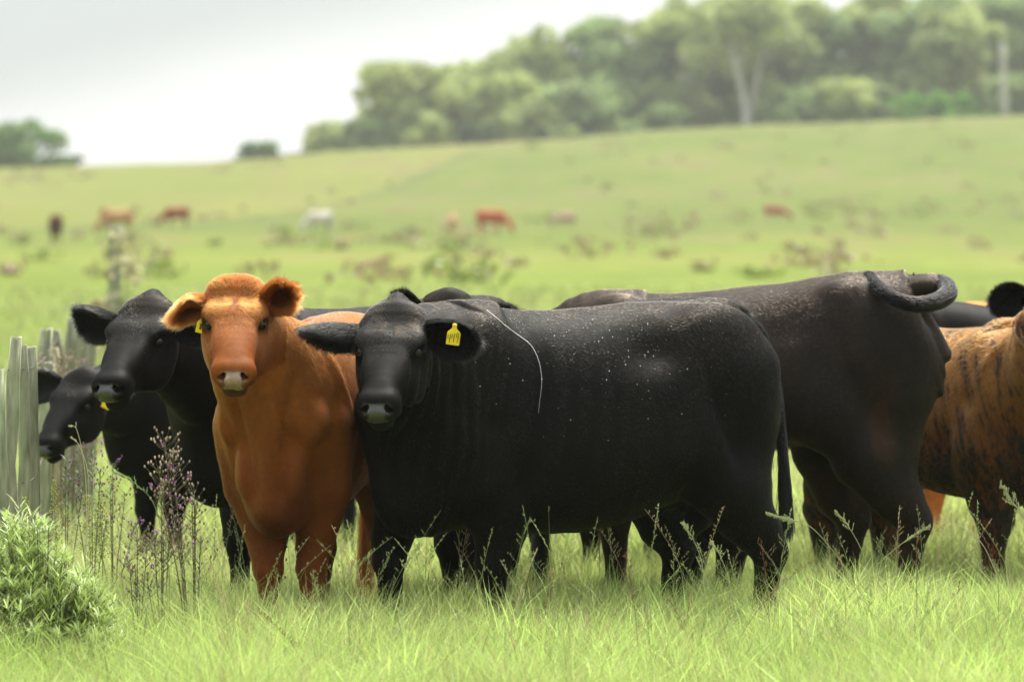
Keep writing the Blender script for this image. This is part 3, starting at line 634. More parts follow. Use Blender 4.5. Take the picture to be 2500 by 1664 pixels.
# ------------------------------------------------------------------ grass
def blades(n, xs, ys, hgt, wid, bend, cols, rows=4, lean=None):
    a = rng.random(n) * 2 * np.pi; dirn = np.stack([np.cos(a), np.sin(a), 0 * a], 1)
    if lean is not None: dirn = nrm(dirn + lean)
    fa = rng.random(n) * np.pi * 2; side = np.stack([np.cos(fa), np.sin(fa), 0 * fa], 1); base = np.stack([xs, ys, zg(xs, ys) - .01], 1); V = []; cc = []
    for k in range(rows):
        t = k / (rows - 1); c = base + np.array([0, 0, 1.]) * (hgt * (t - .25 * bend * t * t))[:, None] + dirn * (hgt * bend * t * t * .8)[:, None]
        w = (wid * (1 - t ** 1.6 * .94) * .5)[:, None]; V += [c - side * w, c + side * w]
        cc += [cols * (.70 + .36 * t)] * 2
    V = np.stack(V, 1).reshape(-1, 3); cc = np.stack(cc, 1).reshape(-1, 3); K = 2 * rows; b0 = np.arange(n)[:, None] * K
    F = np.concatenate([b0 + np.array([2 * k, 2 * k + 1, 2 * k + 3, 2 * k + 2]) for k in range(rows - 1)]); return V, F, cc
def gcol(x, y, n):
    q = np.stack([x, y, 0 * x], 1); a = np.clip(fbm(q * 1.3, 60) * .6 + .9 * (fbm(q * .45, 66) - .3), 0, 1); b = vnoise(q * 5, 61); r = rng.random(n)
    c = np.array((.33, .45, .095)) * (1 - a[:, None]) + np.array((.58, .63, .25)) * a[:, None]
    c = c * (.65 + .7 * b[:, None]) * (.6 + .8 * rng.random((n, 1)))
    yl = (r > .86)[:, None]; c = np.where(yl, np.array((.42, .36, .18)) * (.6 + .7 * rng.random((n, 1))), c)
    rd = (r < .02)[:, None]; return np.where(rd, np.array((.26, .14, .07)), c)
def make_grass():
    def scatter(n, d0, d1, pad, pw=1.0):
        y = d0 + (d1 - d0) * rng.random(n) ** pw; x = (rng.random(n) * 2 - 1) * (y * .09 + pad); return x, y
    dv = 4 if PREVIEW else 1
    def hmap(x, y):
        q = np.stack([x, y, 0 * x], 1); h = .21 + .14 * fbm(q * 1.1, 62) + .12 * (vnoise(q * 3.2, 63) - .4) - .07 * sstep(22.6, 24.5, y)
        px = 1250 + x / y * FPX
        h = h + .07 * np.exp(-((px - 560) / 260) ** 2) * sstep(22.5, 21, y) + .05 * np.exp(-((px - 2250) / 260) ** 2) * sstep(23.2, 22, y)
        return np.clip(h, .12, .55)
    Vs, Fs, Cs = [], [], []; n0 = 0
    def put(t):
        nonlocal n0
        Vs.append(t[0]); Fs.append(t[1] + n0); Cs.append(t[2]); n0 += len(t[0])
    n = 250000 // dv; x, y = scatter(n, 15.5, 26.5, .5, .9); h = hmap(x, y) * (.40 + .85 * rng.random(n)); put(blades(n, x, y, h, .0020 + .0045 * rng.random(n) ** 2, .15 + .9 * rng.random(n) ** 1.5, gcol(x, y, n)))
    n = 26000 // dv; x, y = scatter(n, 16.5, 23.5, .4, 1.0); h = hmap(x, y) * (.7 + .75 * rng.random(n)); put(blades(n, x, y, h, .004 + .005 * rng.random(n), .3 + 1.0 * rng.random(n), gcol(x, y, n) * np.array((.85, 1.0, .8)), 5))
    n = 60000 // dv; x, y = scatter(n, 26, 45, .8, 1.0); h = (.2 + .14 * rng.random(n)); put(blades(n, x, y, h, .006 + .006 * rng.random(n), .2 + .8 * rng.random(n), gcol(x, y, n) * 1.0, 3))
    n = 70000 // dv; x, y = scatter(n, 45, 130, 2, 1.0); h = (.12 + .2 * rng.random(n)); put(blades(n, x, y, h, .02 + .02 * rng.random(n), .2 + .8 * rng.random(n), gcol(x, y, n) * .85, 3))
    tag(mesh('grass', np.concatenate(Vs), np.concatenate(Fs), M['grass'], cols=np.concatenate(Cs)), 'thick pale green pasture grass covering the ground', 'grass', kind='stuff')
make_grass()
def seed_stalk(mb, x, y, h, lean, az, dens=14, spread=.05, col=(.30, .36, .13), r0=.0013, drop=0):
    z0 = float(zg(np.array([x]), np.array([y]))[0]); d = np.array([math.cos(az), math.sin(az), 0]); t = np.linspace(0, 1, 9)
    P = np.array([x, y, z0]) + np.outer(t * h, [0, 0, 1.]) * (1 - .3 * lean * t)[:, None] + np.outer(t ** 2 * h * lean, d) - np.outer(np.clip(t - .6, 0, 1) ** 2 * drop * h, [0, 0, 1.])
    v, f = tube_geo(P, np.linspace(r0, r0 * .45, 9), 4); mb.add(v, f, col); c2 = np.array(col) * np.array([1.15, 1.05, 1.0])
    for i in range(dens):
        tt = .62 + .38 * i / dens; p = P[0] * 0 + [np.interp(tt, t, P[:, k]) for k in range(3)]; a = rng.random() * 6.28; L = spread * (1.15 - (tt - .62) / .38) * (.5 + .8 * rng.random())
        e = nrm(np.array([math.cos(a), math.sin(a), 1.1])) ; q = p + e * L; v, f = tube_geo([p, (p + q) / 2 + [0, 0, L * .05], q], [.0006, .0005, .0004], 3); mb.add(v, f, col)
        for m in range(4):
            g = p + e * L * (.4 + .2 * m) + (rng.random(3) - .5) * .006; v, f = blob_geo(g, (.0013, .0013, .0034), 4, 3); mb.add(v, f, c2 * (.8 + .4 * rng.random()))
def make_seeding():
    mb = MB()
    for i in range(230 if not PREVIEW else 90):
        y = 19.3 + 5.2 * rng.random(); px = rng.random() * 2600 - 50
        if px < 500 and rng.random() < .5: continue
        x = (px - 1250) / FPX * y; h = .40 + .34 * rng.random() ** 1.3; rr = rng.random()
        seed_stalk(mb, x, y, h, .1 + .45 * rng.random(), rng.random() * 6.28, int(6 + 12 * rng.random()), .02 + .04 * rng.random(), (.30, .36, .14) if rr > .2 else ((.40, .33, .18) if rr > .06 else (.20, .09, .06)))
    tag(mb.build('seeding_grass', M['stem']), 'thin seeding grass stalks standing above the pasture', 'grass', kind='stuff')
make_seeding()
def make_weeds():      # dry brownish weeds dotted over the far slope: nobody could count them
    V, F, Cc = [], [], []; n0 = 0; pts = []
    spots = [(1120, 600, 60, 30), (1110, 575, 25, 30), (1560, 550, 40, 45), (1600, 580, 70, 25), (1475, 365, 30, 22), (1785, 365, 35, 25), (2010, 520, 90, 25), (2120, 515, 100, 32), (2240, 520, 50, 25), (2440, 500, 50, 25), (2370, 460, 25, 15), (2130, 580, 30, 20),
             (1330, 540, 40, 18), (1310, 360, 40, 15), (560, 420, 50, 18), (650, 400, 70, 20), (120, 440, 120, 25), (60, 430, 60, 25), (930, 680, 25, 30), (2060, 340, 50, 20), (1680, 560, 20, 20), (690, 600, 22, 25), (855, 560, 22, 15), (1010, 600, 35, 10), (1800, 540, 50, 15), (2350, 360, 60, 20), (1450, 620, 40, 20), (1980, 650, 40, 12), (1130, 690, 40, 20), (780, 610, 20, 15), (300, 640, 20, 60)]
    for (px, py, rx, ry) in spots:
        for k in range(int(2 + rx * ry / 480)): pts.append((px + rng.normal() * rx * .5, py + rng.normal() * ry * .45, 1.0))
    for k in range(120): pts.append((rng.random() * 2900 - 200, 300 + 380 * rng.random(), .5))
    Dg = np.geomspace(60, 648, 500)
    for px, py, s in pts:
        xg = (px - 1250) / FPX * Dg; yy = 534 - (zg(xg, Dg) - 1.6) / Dg * FPX; ok = np.where(yy < py)[0]
        if not len(ok): continue
        D = Dg[ok[0]]; x = xg[ok[0]]; z = zg(np.array([x]), np.array([D]))[0]; m = 30; h = (.35 + .5 * rng.random()) * s; w = .45 * s * (.6 + rng.random())
        c = np.stack([x + rng.normal(size=m) * w, D + rng.normal(size=m) * w, z + h * rng.random(m) ** 1.2], 1); a = rng.normal(size=(m, 3)); u = nrm(a) * (.05 + .08 * rng.random((m, 1))); v = nrm(np.cross(u, rng.normal(size=(m, 3)))) * (.04 + .06 * rng.random((m, 1)))
        V.append(np.stack([c - u - v, c + u - v, c + u + v, c - u + v], 1).reshape(-1, 3)); F.append(np.arange(m * 4).reshape(-1, 4) + n0); n0 += m * 4
        base = np.array([(.27, .19, .105), (.25, .23, .09), (.17, .225, .04), (.31, .26, .13)][rng.integers(4)]); Cc.append(np.repeat(base * (.7 + .6 * rng.random((m, 1))), 4, 0))
    tag(mesh('weeds', np.concatenate(V), np.concatenate(F), M['leaf'], cols=np.concatenate(Cc), smooth=False), 'dry brown weeds dotted over the far green slope', 'weeds', kind='stuff')
make_weeds()

# ------------------------------------------------------------------ trees along the crest
def leaf_cloud(blobs, n, size, cols, sq=1.0):
    """small leaf-clump faces through the shells of many sub-crowns; blobs rows x y z r"""
    B = np.asarray(blobs, float); w = B[:, 3] ** 2; k = rng.choice(len(B), n, p=w / w.sum()); d = nrm(rng.normal(size=(n, 3))); d[:, 2] = np.where(rng.random(n) < .6, np.abs(d[:, 2]), d[:, 2])
    rad = B[k, 3] * (1 - .45 * rng.random(n) ** 1.6); c = B[k, :3] + d * rad[:, None] * np.array([1, 1, .8]); nn = nrm(d + .9 * rng.normal(size=(n, 3)))
    u = nrm(np.cross(nn, rng.normal(size=(n, 3)))); v = np.cross(nn, u); s = size * (.5 + rng.random((n, 1))); u = u * s * sq; v = v * s * .7
    V = np.stack([c - u, c - v, c + u, c + v], 1).reshape(-1, 3); cc = cols[k] * (.75 + .5 * rng.random((n, 1))); return V, np.arange(n * 4).reshape(-1, 4), np.repeat(cc, 4, 0)
def tree(px, top, base, wpx, D, label, col=(.075, .115, .030), nb=17, nl=2600, leaf=.42, trunk=(.16, .14, .11), vis=0, low=.25, name='tree', group='trees along the hilltop', cat='tree', show=None, ts=1.0):
    x = (px - 1250) / FPX * D; z0 = float(zg(np.array([x]), np.array([D]))[0]) - .3; zt = W(px, top, D)[2]; zb = min(z0, W(px, base, D)[2]) ; H = zt - z0; r = wpx / FPX * D * .5
    t = empty(name, (x, D, z0)); tag(t, label, cat, group); bl = []
    for i in range(nb):
        f = rng.random(); zz = H * (low + (1 - low) * (.02 + .88 * f)); env = r * math.sqrt(max(.05, 1 - (max(0, (zz / H - .55)) / .5) ** 2)) * (.8 + .2 * min(1, f * 2.2)); a = rng.random() * 6.28; q = env * math.sqrt(rng.random()) * .82
        br = min(r * (.26 + .22 * rng.random()), H * (.22 + .2 * rng.random())); bl.append((q * math.cos(a), q * math.sin(a), min(zz, H - br * .8), br))
    br = min(r * .33, H * .4); bl.append((r * .1 * rng.normal(), 0, H - br * .85, br)); 
    if low == 0: bl += [((2 * rng.random() - 1) * r * .95, (2 * rng.random() - 1) * r * .4, H * .10 * rng.random(), min(r * .3, H * .3)) for i in range(6)]
    for i in range(nb // 2):      # small ragged sprays round the outline
        a = rng.random() * 3.1; k = .85 + .2 * rng.random(); bl.append((math.cos(a) * r * .9 * k, rng.normal() * r * .3, H * (.5 + .48 * math.sin(a)) * k, min(r, H) * (.07 + .08 * rng.random())))
    bl = np.array(bl); cols = np.array(col) * (.72 + .55 * rng.random((len(bl), 1))) * np.array([1, 1, 1]) + rng.random((len(bl), 1)) * np.array((.02, .012, 0))
    V, F, cc = leaf_cloud(bl, nl, leaf, cols); tsv = np.array([ts, ts, 1, ts]); mesh('crown', V, F, M['crown'], t, cols=cc, smooth=False)
    mb = MB(); 
    if show: trunks = show
    else: trunks = [[(0, 0, -.5, .30), (.3 * rng.normal(), 0, H * .3, .24), (.5 * rng.normal(), .3, H * .6, .15), (.6 * rng.normal(), .2, H * .85, .05)]]
    for tr in trunks:
        P = spline(np.array(tr, float) * tsv, 12); v, f = tube_geo(P[:, :3], P[:, 3], 8); mb.add(v, f, np.array(trunk) * (.8 + .3 * rng.random()))
    if not show:
        for b in bl[::3]:
            k = .25 + .4 * rng.random(); p0 = np.array([0, 0, H * k]); v, f = tube_geo([p0, (p0 + b[:3]) / 2 + [0, 0, -.3], b[:3]], [.12 * ts, .08 * ts, .03 * ts], 5); mb.add(v, f, trunk)
    mb.build('trunk', M['bark'], t); return t
OL = (.35, .41, .15); GR = (.27, .36, .14); YG = (.38, .44, .15); DK_ = (.10, .19, .05)
tree(40, 300, 410, 250, 640, 'broad round green bush at the far left of the skyline', (.16, .28, .07), 18, 4200, .34, low=.0, name='bush', cat='bush')
tree(170, 380, 412, 90, 642, 'low dark bush trailing right of the far left bush', DK_, 8, 500, .3, low=0, name='bush', cat='bush')
tree(640, 345, 390, 130, 642, 'small dark bush alone on the skyline between sky gaps', DK_, 10, 900, .3, low=.0, name='bush', cat='bush')
tree(740, 372, 390, 110, 644, 'low straggling bush at the left foot of the tree belt', (.09, .15, .05), 8, 800, .3, low=.0, name='bush', cat='bush')
TL = [(840, 300, 175, OL, 'first low olive tree at the left end of the tree belt'), (925, 292, 150, GR, 'second low tree from the left end of the belt'), (990, 152, 190, YG, 'tall tree with a ragged top at the left of the belt'), (1075, 220, 150, OL, 'rounded tree in the dip right of the ragged tree'),
      (1150, 155, 160, YG, 'pale green tree just left of the belt\'s big shoulder'), (1240, 180, 170, YG, 'yellowish rounded tree below the big shoulder'), (1300, 88, 200, OL, 'tree whose thin branch sticks out over the sky on the left shoulder'), (1400, 62, 190, OL, 'domed tree at the top of the belt\'s left shoulder'),
      (1490, 40, 160, GR, 'high tree in the middle of the belt before the sky notch'), (1565, 110, 150, GR, 'lower tree filling the sky notch'), (1660, 5, 180, OL, 'tall tree right of the sky notch'), (1740, -5, 170, GR, 'tall tree left of the white trunks'),
      (1900, -10, 190, OL, 'tall tree right of the white trunks'), (1985, 20, 160, GR, 'slightly lower tree in the right half of the belt'), (2075, 15, 160, OL, 'tree beside the small gap of sky at the top right'), (2160, -30, 180, OL, 'very tall tree left of the bright bush'),
      (2260, -20, 190, GR, 'very tall tree behind the bright green bush'), (2350, 5, 170, OL, 'tree left of the pale bare post'), (2440, -30, 190, GR, 'tall tree behind the pale bare post'), (2540, -20, 180, GR, 'tallest tree at the right end of the belt')]
for i, (px, top, w, c, lab) in enumerate(TL):
    b = np.interp((px - 1250) / 1250, YC[:, 0], YC[:, 1]); tree(px, top, b, w * 1.35, 668 + 16 * rng.random(), lab, c, 30, 5200, .5, low=.0)
tree(1815, -20, 310, 300, 662, 'big gum tree with forked white trunks', OL, 24, 3000, .42, trunk=(.48, .46, .40), low=.48, show=[[(.3, -1, -.5, .42), (-.1, -1.6, 3.5, .36), (-1.2, -2, 8, .3), (-1.5, -2, 10.5, .2)], [(.4, -1, 0, .3), (1.0, -1.6, 3, .24), (1.6, -2, 6, .2), (2.8, -2, 11, .12)], [(-.9, -2, 6.8, .2), (.2, -2.2, 9, .15), (.5, -2.2, 12, .1)]])
TL2 = 0
tree(1825, 60, 310, 260, 690, 'dark tree filling in directly behind the white trunks', GR, 26, 4200, .5, low=.0)
LT = [(1440, 195, 235, GR, 'bulging grey green tree low in the middle of the belt'), (1330, 240, 180, OL, 'low spreading tree in front of the left shoulder'), (1620, 260, 130, GR, 'short tree left of the white trunks'), (1950, 215, 170, GR, 'low tree right of the white trunks'), (2060, 195, 150, YG, 'pale low tree in front of the tall ones'), (2130, 200, 140, GR, 'low tree at the left end of the bright bush'), (2480, 180, 120, GR, 'low dark tree right of the pale post')]
for px, top, w, c, lab in LT:
    b = np.interp((px - 1250) / 1250, YC[:, 0], YC[:, 1]); tree(px, top, b, w * 1.1, 659 + 3 * rng.random(), lab, c, 22, 3200, .45, low=.0)
tree(1160, 302, 348, 120, 650, 'small dark bush under the pale trees', (.055, .10, .035), 9, 900, .3, low=.0, name='bush', cat='bush')
tree(1385, 312, 345, 80, 650, 'small rounded grey bush at the foot of the belt', OL, 8, 400, .3, low=.0, name='bush', cat='bush')
tree(2290, 228, 290, 270, 650, 'wide bright green bush at the crest', (.15, .33, .04), 20, 4200, .3, low=.0, name='bush', cat='bush')
def bare_post(px, top, D, r, label):
    p = W(px, top, D); z0 = float(zg(np.array([p[0]]), np.array([D]))[0]) - .3; mb = MB(); P = np.array([(p[0] + .25, D, z0, r * 1.15), (p[0] + .1, D, z0 + (p[2] - z0) * .5, r), (p[0], D, p[2], r * .8)]); P = spline(P, 8); v, f = tube_geo(P[:, :3], P[:, 3], 10); mb.add(v, f, (.42, .41, .33)); 
    v, f = blob_geo(P[-1, :3], (r * .8, r * .8, r * .5), 10, 5); mb.add(v, f, (.42, .41, .33)); tag(mb.build('bare_tree_trunk', M['bark']), label, 'dead tree')
bare_post(2448, 112, 655, .42, 'pale bare trunk standing upright at the right of the crest')

# ------------------------------------------------------------------ fence of split palings running away on the left
def make_fence():
    t = empty('fence', (-2.05, 22.6, 0)); tag(t, 'weathered grey fence of upright split palings with lichen', 'fence'); off = np.array([-2.05, 22.6, 0]); proto = []
    def post(px, top, D, w, name='paling', lean=0.):
        p = W(px, top, D); n = 14; V = []; rows = 9; h = p[2] + .2; ang = np.linspace(0, 2 * np.pi, n, endpoint=False); prof = np.abs(np.cos(ang)) ** .6 * np.sign(np.cos(ang)), np.abs(np.sin(ang)) ** .6 * np.sign(np.sin(ang)); cx = 0
        ja = 1 + .14 * (rng.random(n) - .5)
        for k in range(rows):
            z = -.2 + h * k / (rows - 1); cx = lean * (z / h) + .006 * rng.normal(); s = w * (1 + .10 * (rng.random() - .5)) * (1 if k < rows - 1 else .9)
            V.append(np.stack([p[0] + cx + prof[0] * s * ja, D + prof[1] * s * .8 * ja, np.full(n, z) + (.012 * rng.random(n) if k == rows - 1 else 0)], 1))
        V = np.concatenate(V + [np.array([[p[0] + lean, D, h - .195]])]); F = [(k * n + j, k * n + (j + 1) % n, (k + 1) * n + (j + 1) % n, (k + 1) * n + j) for k in range(rows - 1) for j in range(n)]; F += [((rows - 1) * n + j, (rows - 1) * n + (j + 1) % n, rows * n) for j in range(n)]
        V = V - off; q = V * np.array([30, 30, 4]); a = fbm(q + D * 3, 71)[:, None]; b = vnoise(q * .5 + D, 72)[:, None]
        c = np.array((.36, .40, .24)) * a + np.array((.24, .21, .165)) * (1 - a); c = c * (.55 + .7 * b)
        if rng.random() < .25: c = c * (1 - .5 * b) + np.array((.34, .19, .08)) * .5 * b
        mesh(name, V, F, M['wood'], t, cols=c); return p
    near = [(-6, 905, 21.9, .03, .0), (22, 826, 22.5, .026, .03), (56, 845, 23.1, .023, .0), (84, 850, 23.7, .024, -.01)]
    tops = [post(a, b, c, d, lean=e) for a, b, c, d, e in near]
    for i in range(18):
        D = 28.2 + i * .42; px = 108 + (D - 28.2) * 11 + rng.normal() * 3; tops.append(post(px, 534 + (1.6 - .88 - .06 * rng.normal() - .12 * (D < 25.5)) / D * FPX, D, .024 + .008 * rng.random()))
    post(112, 805, 30, .035, 'post'); post(196, 778, 31.5, .085, 'post'); post(281, 552, 62, .07, 'post')
    for dz in (-.09, -.55):
        P = np.array([tp + [0, -.03, dz] for tp in tops[:20]]) - off; P[:, 2] = P[0, 2] * 0 + np.array([tp[2] for tp in tops[:20]]) * .3 + .7 * 1.08 + dz
        v, f = tube_geo(spline(P, 60), .0022, 5); mesh('wire', v, f, M['wire'], t)
make_fence()

# ------------------------------------------------------------------ air between us and the hill
def make_haze():
    m = bpy.data.materials.new('pale_air'); m.use_nodes = True; N = m.node_tree.nodes; N.clear(); o = N.new('ShaderNodeOutputMaterial'); v = N.new('ShaderNodeVolumePrincipled')
    v.inputs['Color'].default_value = (.93, .96, .90, 1); v.inputs['Density'].default_value = .00017; v.inputs['Anisotropy'].default_value = .3; m.node_tree.links.new(v.outputs[0], o.inputs['Volume'])
    x, y0, y1, z0, z1 = 620, -6, 985, -3, 48; V = [(a, b, c) for a in (-x, x) for b in (y0, y1) for c in (z0, z1)]; F = [(0, 1, 3, 2), (4, 6, 7, 5), (0, 4, 5, 1), (2, 3, 7, 6), (0, 2, 6, 4), (1, 5, 7, 3)]
    tag(mesh('haze', V, F, m, smooth=False), kind='stuff')
make_haze()

tree(300, 568, 775, 150, 61, 'sparse brown brush growing round the blurred far fence post', (.40, .38, .22), 14, 340, .05, low=.0, name='brush', cat='bush', group='brush along the far fence', ts=.06)
tree(262, 660, 785, 90, 59, 'lower brush left of the blurred far fence post', (.42, .37, .23), 9, 180, .05, low=.0, name='brush', cat='bush', group='brush along the far fence', ts=.06)

# ------------------------------------------------------------------ the herd
herd = 'cattle standing bunched together in the grass'
def foldsA(V, q):      # loose skin in hanging folds behind the jaw
    x, y, z = V.T; m = sstep(.50, .62, x) * sstep(1.02, .85, x) * sstep(.50, .75, z) * sstep(1.12, .95, z) * sstep(.02, .12, y)
    return m * .007 * np.sin(x * 115 + 3 * z + 5 * fbm(V * 2.5, 2)) * (.4 + fbm(V * 5, 9))
def foldsB(V, q):      # chest groove between the shoulder points, muscle edges
    x, y, z = V.T; fr = sstep(.52, .70, x) * sstep(.46, .58, z) * sstep(1.12, .95, z); a = np.abs(y)
    return .8 * fr * (-.026 * np.exp(-((a - .09 - .12 * (z - .75)) / .026) ** 2) + .010 * np.exp(-(a / .018) ** 2) + .006 * np.sin(y * 70 + z * 12) * sstep(.3, .7, fbm(V * 4, 9)))
A = cow(dict(id='A', px=1400, D=22.75, beta=66, scale=1.0, res=.0075, label='black cow with a yellow ear tag reading 449, turned to look at us', group=herd,
    trunk=[(-.84, 1.10, .90, .09), (-.78, 1.17, .72, .19), (-.66, 1.235, .60, .27), (-.50, 1.27, .53, .32), (-.30, 1.27, .43, .345), (-.05, 1.245, .355, .385), (.20, 1.235, .345, .39), (.42, 1.25, .365, .355), (.58, 1.255, .38, .305), (.70, 1.21, .40, .26), (.80, 1.08, .42, .20), (.87, .92, .50, .11)],
    head=dict(px=966, py=748, D=22.1, psi=9, phi=35, scale=1.04), width=1.0, brisket=.42, udder=1, poll=.020, folds=foldsA, neckw=1.1,
    feet=dict(LF=(-.09, .0), RF=(.22, .03), LH=(-.12, 0), RH=(.10, -.02)), hook=0, extra=[((.60, .25, .74), (.10, .08, .13), .05)], tailpx=1, tail=[(1828, 805, 23.12), (1866, 860, 23.10), (1895, 950, 23.1), (1908, 1060, 23.08), (1916, 1150, 23.05), (1922, 1215, 23.05)], tailr=[.022, .024, .021, .018, .017, .014], switch=9000, switchlen=.45,
    earR=dict(dir=(-.06, .97, .04), face=(.8, 0, -.6), L=.235, W=.175, curl=.03), earL=dict(dir=(.08, .93, -.22), face=(.95, .15, .2), L=.21, W=.118, curl=.02),
    paint=paint_black(.35), fur=230000))
B = cow(dict(id='B', px=772, D=23.0, beta=12, scale=.93, res=.0075, label='rust red heifer with a pale nose, facing us head-on', cat='heifer', group=herd, name='heifer',
    head=dict(px=576, py=690, D=22.15, psi=-1, phi=35, scale=.96), width=.75, egg=-.02, legw=.98, legy=.88, neckw=1.22, neck1=(.64, 0, 1.02), lump=.011, folds=foldsB, brisket=.46, extra=[((.80, .085, .66), (.07, .07, .13), .03), ((.78, .17, .86), (.07, .06, .09), .045), ((.78, 0, .53), (.09, .05, .09), .05), ((.86, 0, .80), (.05, .03, .22), .03)], poll=-.003, topw=.034, mw=1.14,
    feet=dict(LF=(0, -.04), RF=(.05, .075), LH=(0, 0), RH=(-.1, 0)),
    earR=dict(dir=(-.05, .95, .10), face=(.9, 0, -.1), L=.13, W=.092, curl=.22, tip=.5, hair=1.5, notch=.3), earL=dict(dir=(-.15, .85, .38), face=(.9, 0, .3), L=.13, W=.098, curl=-.05, tip=.45, hair=1.5, notch=.5),
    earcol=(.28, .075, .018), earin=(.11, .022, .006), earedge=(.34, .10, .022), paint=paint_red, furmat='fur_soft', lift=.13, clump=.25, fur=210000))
CC = cow(dict(id='C', px=878, D=24.6, beta=62, scale=.97, res=.0085, label='black cow behind the red heifer, looking past us to the left', group=herd,
    head=dict(px=364, py=736, D=23.6, psi=20, phi=31, scale=1.03), brisket=.46, poll=.02,
    earR=dict(dir=(-.1, .95, .10), face=(.8, 0, -.1), L=.19, W=.15, curl=.0, tip=.1), earL=dict(dir=(-.2, .9, -.1), face=(.8, .2, .1), L=.19, W=.14),
    paint=paint_black(.2, pollwarm=.5), fur=90000))
DD = cow(dict(id='D', px=560, D=28.3, beta=55, scale=.78, res=.011, label='black heifer by the paling fence with its head lowered', cat='heifer', group=herd, name='heifer',
    head=dict(px=204, py=908, D=27.4, psi=30, phi=38, scale=.92), paint=paint_black(.2), fur=40000))
FB = cow(dict(id='F', px=1798, D=25.1, beta=92, scale=1.04, res=.009, label='dark brown bull with its tail curled over its rump', cat='bull', group=herd, name='bull',
    trunk=[(-.86, 1.26, .92, .12), (-.81, 1.315, .76, .21), (-.68, 1.315, .66, .29), (-.50, 1.32, .60, .33), (-.30, 1.285, .58, .34), (-.05, 1.25, .56, .36), (.20, 1.225, .54, .37), (.42, 1.22, .52, .36), (.58, 1.225, .50, .33), (.70, 1.17, .50, .27), (.80, 1.04, .52, .20), (.87, .92, .56, .11)],
    head=dict(px=1290, py=820, D=25.3, psi=95, phi=60, scale=1.05), neck0=(.44, 0, .87), neck1=(.70, 0, .90), hook=.6, feet=dict(LH=(-.09, 0), RH=(.17, 0)), extra=[((-.80, 0, 1.25), (.13, .11, .062), .05)], ana=.8, paint=paint_bull, fur=160000, tailpx=1, curltail=1, switchlen=.4, switch=5000, tail=[(2120, 676, 25.0), (2140, 700, 24.82), (2175, 725, 24.72), (2225, 742, 24.68), (2280, 738, 24.75), (2314, 718, 24.88), (2306, 696, 25.0), (2275, 688, 25.08), (2240, 690, 25.1)], tailcol=(.006, .005, .0045), tailr=[.026, .030, .031, .033, .036, .040, .040, .034, .026], legw=1.1, earcol=(.02, .014, .01)))
H = cow(dict(id='H', px=2310, D=26.2, beta=-38, scale=.98, scz=-.12, legw=1.35, furmat='fur_soft', lift=.13, res=.0085, trunk=[(-.84, 1.02, .82, .09), (-.78, 1.09, .64, .19), (-.66, 1.13, .52, .27), (-.50, 1.15, .46, .31), (-.30, 1.13, .42, .33), (-.05, 1.12, .37, .375), (.20, 1.12, .33, .385), (.42, 1.13, .32, .36), (.58, 1.13, .31, .33), (.70, 1.09, .31, .28), (.80, .98, .33, .22), (.87, .85, .40, .13)], neck0=(.44, 0, .85), neck1=(.66, 0, .88), label='brown and black brindle cow at the frame edge beside the bull', group=herd,
    head=dict(px=2530, py=772, D=25.4, psi=-60, phi=45, scale=.95), earR=dict(dir=(-.1, .9, .25)), paint=paint_brindle, fur=90000, earcol=(.20, .09, .035), earin=(.12, .06, .035), hair=.0008))
G = cow(dict(id='G', px=1410, D=24.05, beta=66, legw=1.3, scale=.97, res=.011, label='black cow mostly hidden behind the tagged cow, poll and ears showing', group=herd,
    head=dict(px=1095, py=728, D=23.7, psi=5, phi=62, roll=-8, scale=1.0), earR=dict(dir=(-.5, .8, .2), L=.13, W=.08), paint=paint_black(.4, pollwarm=.9), fur=30000))
I_ = cow(dict(id='I', px=2460, D=27.6, beta=-75, scale=.93, res=.012, label='black cow behind the brindle one, head raised at the frame edge', group=herd,
    head=dict(px=2560, py=690, D=27.0, psi=-20, phi=50, scale=1.0), paint=paint_black(.2), fur=15000))
J_ = cow(dict(id='J', px=2000, D=29.6, beta=95, scale=.92, res=.014, label='red cow at the back of the herd, rump showing beyond the bull', group=herd,
    head=dict(px=1640, py=860, D=29.6, psi=80, phi=60, scale=1.0), paint=paint_flat((.42, .12, .03)), fur=0, earcol=(.4, .13, .03)))
L_ = cow(dict(id='L', px=1510, D=27.0, beta=35, scale=.87, res=.014, label='black cow beyond the others, only its legs visible below the tagged cow', group=herd,
    head=dict(px=1420, py=960, D=26.3, psi=35, phi=62, scale=.95), neck0=(.44, 0, .80), neck1=(.66, 0, .74), paint=paint_black(.1), fur=0, legw=1.25))
K_ = cow(dict(id='K', px=2610, D=30.6, beta=90, scale=.90, res=.014, label='orange heifer far back, poll just above the black back', cat='heifer', name='heifer', group=herd,
    head=dict(px=2455, py=752, D=30.4, psi=30, phi=50, scale=.8), paint=paint_flat((.50, .20, .05)), fur=0, earcol=(.45, .17, .05)))

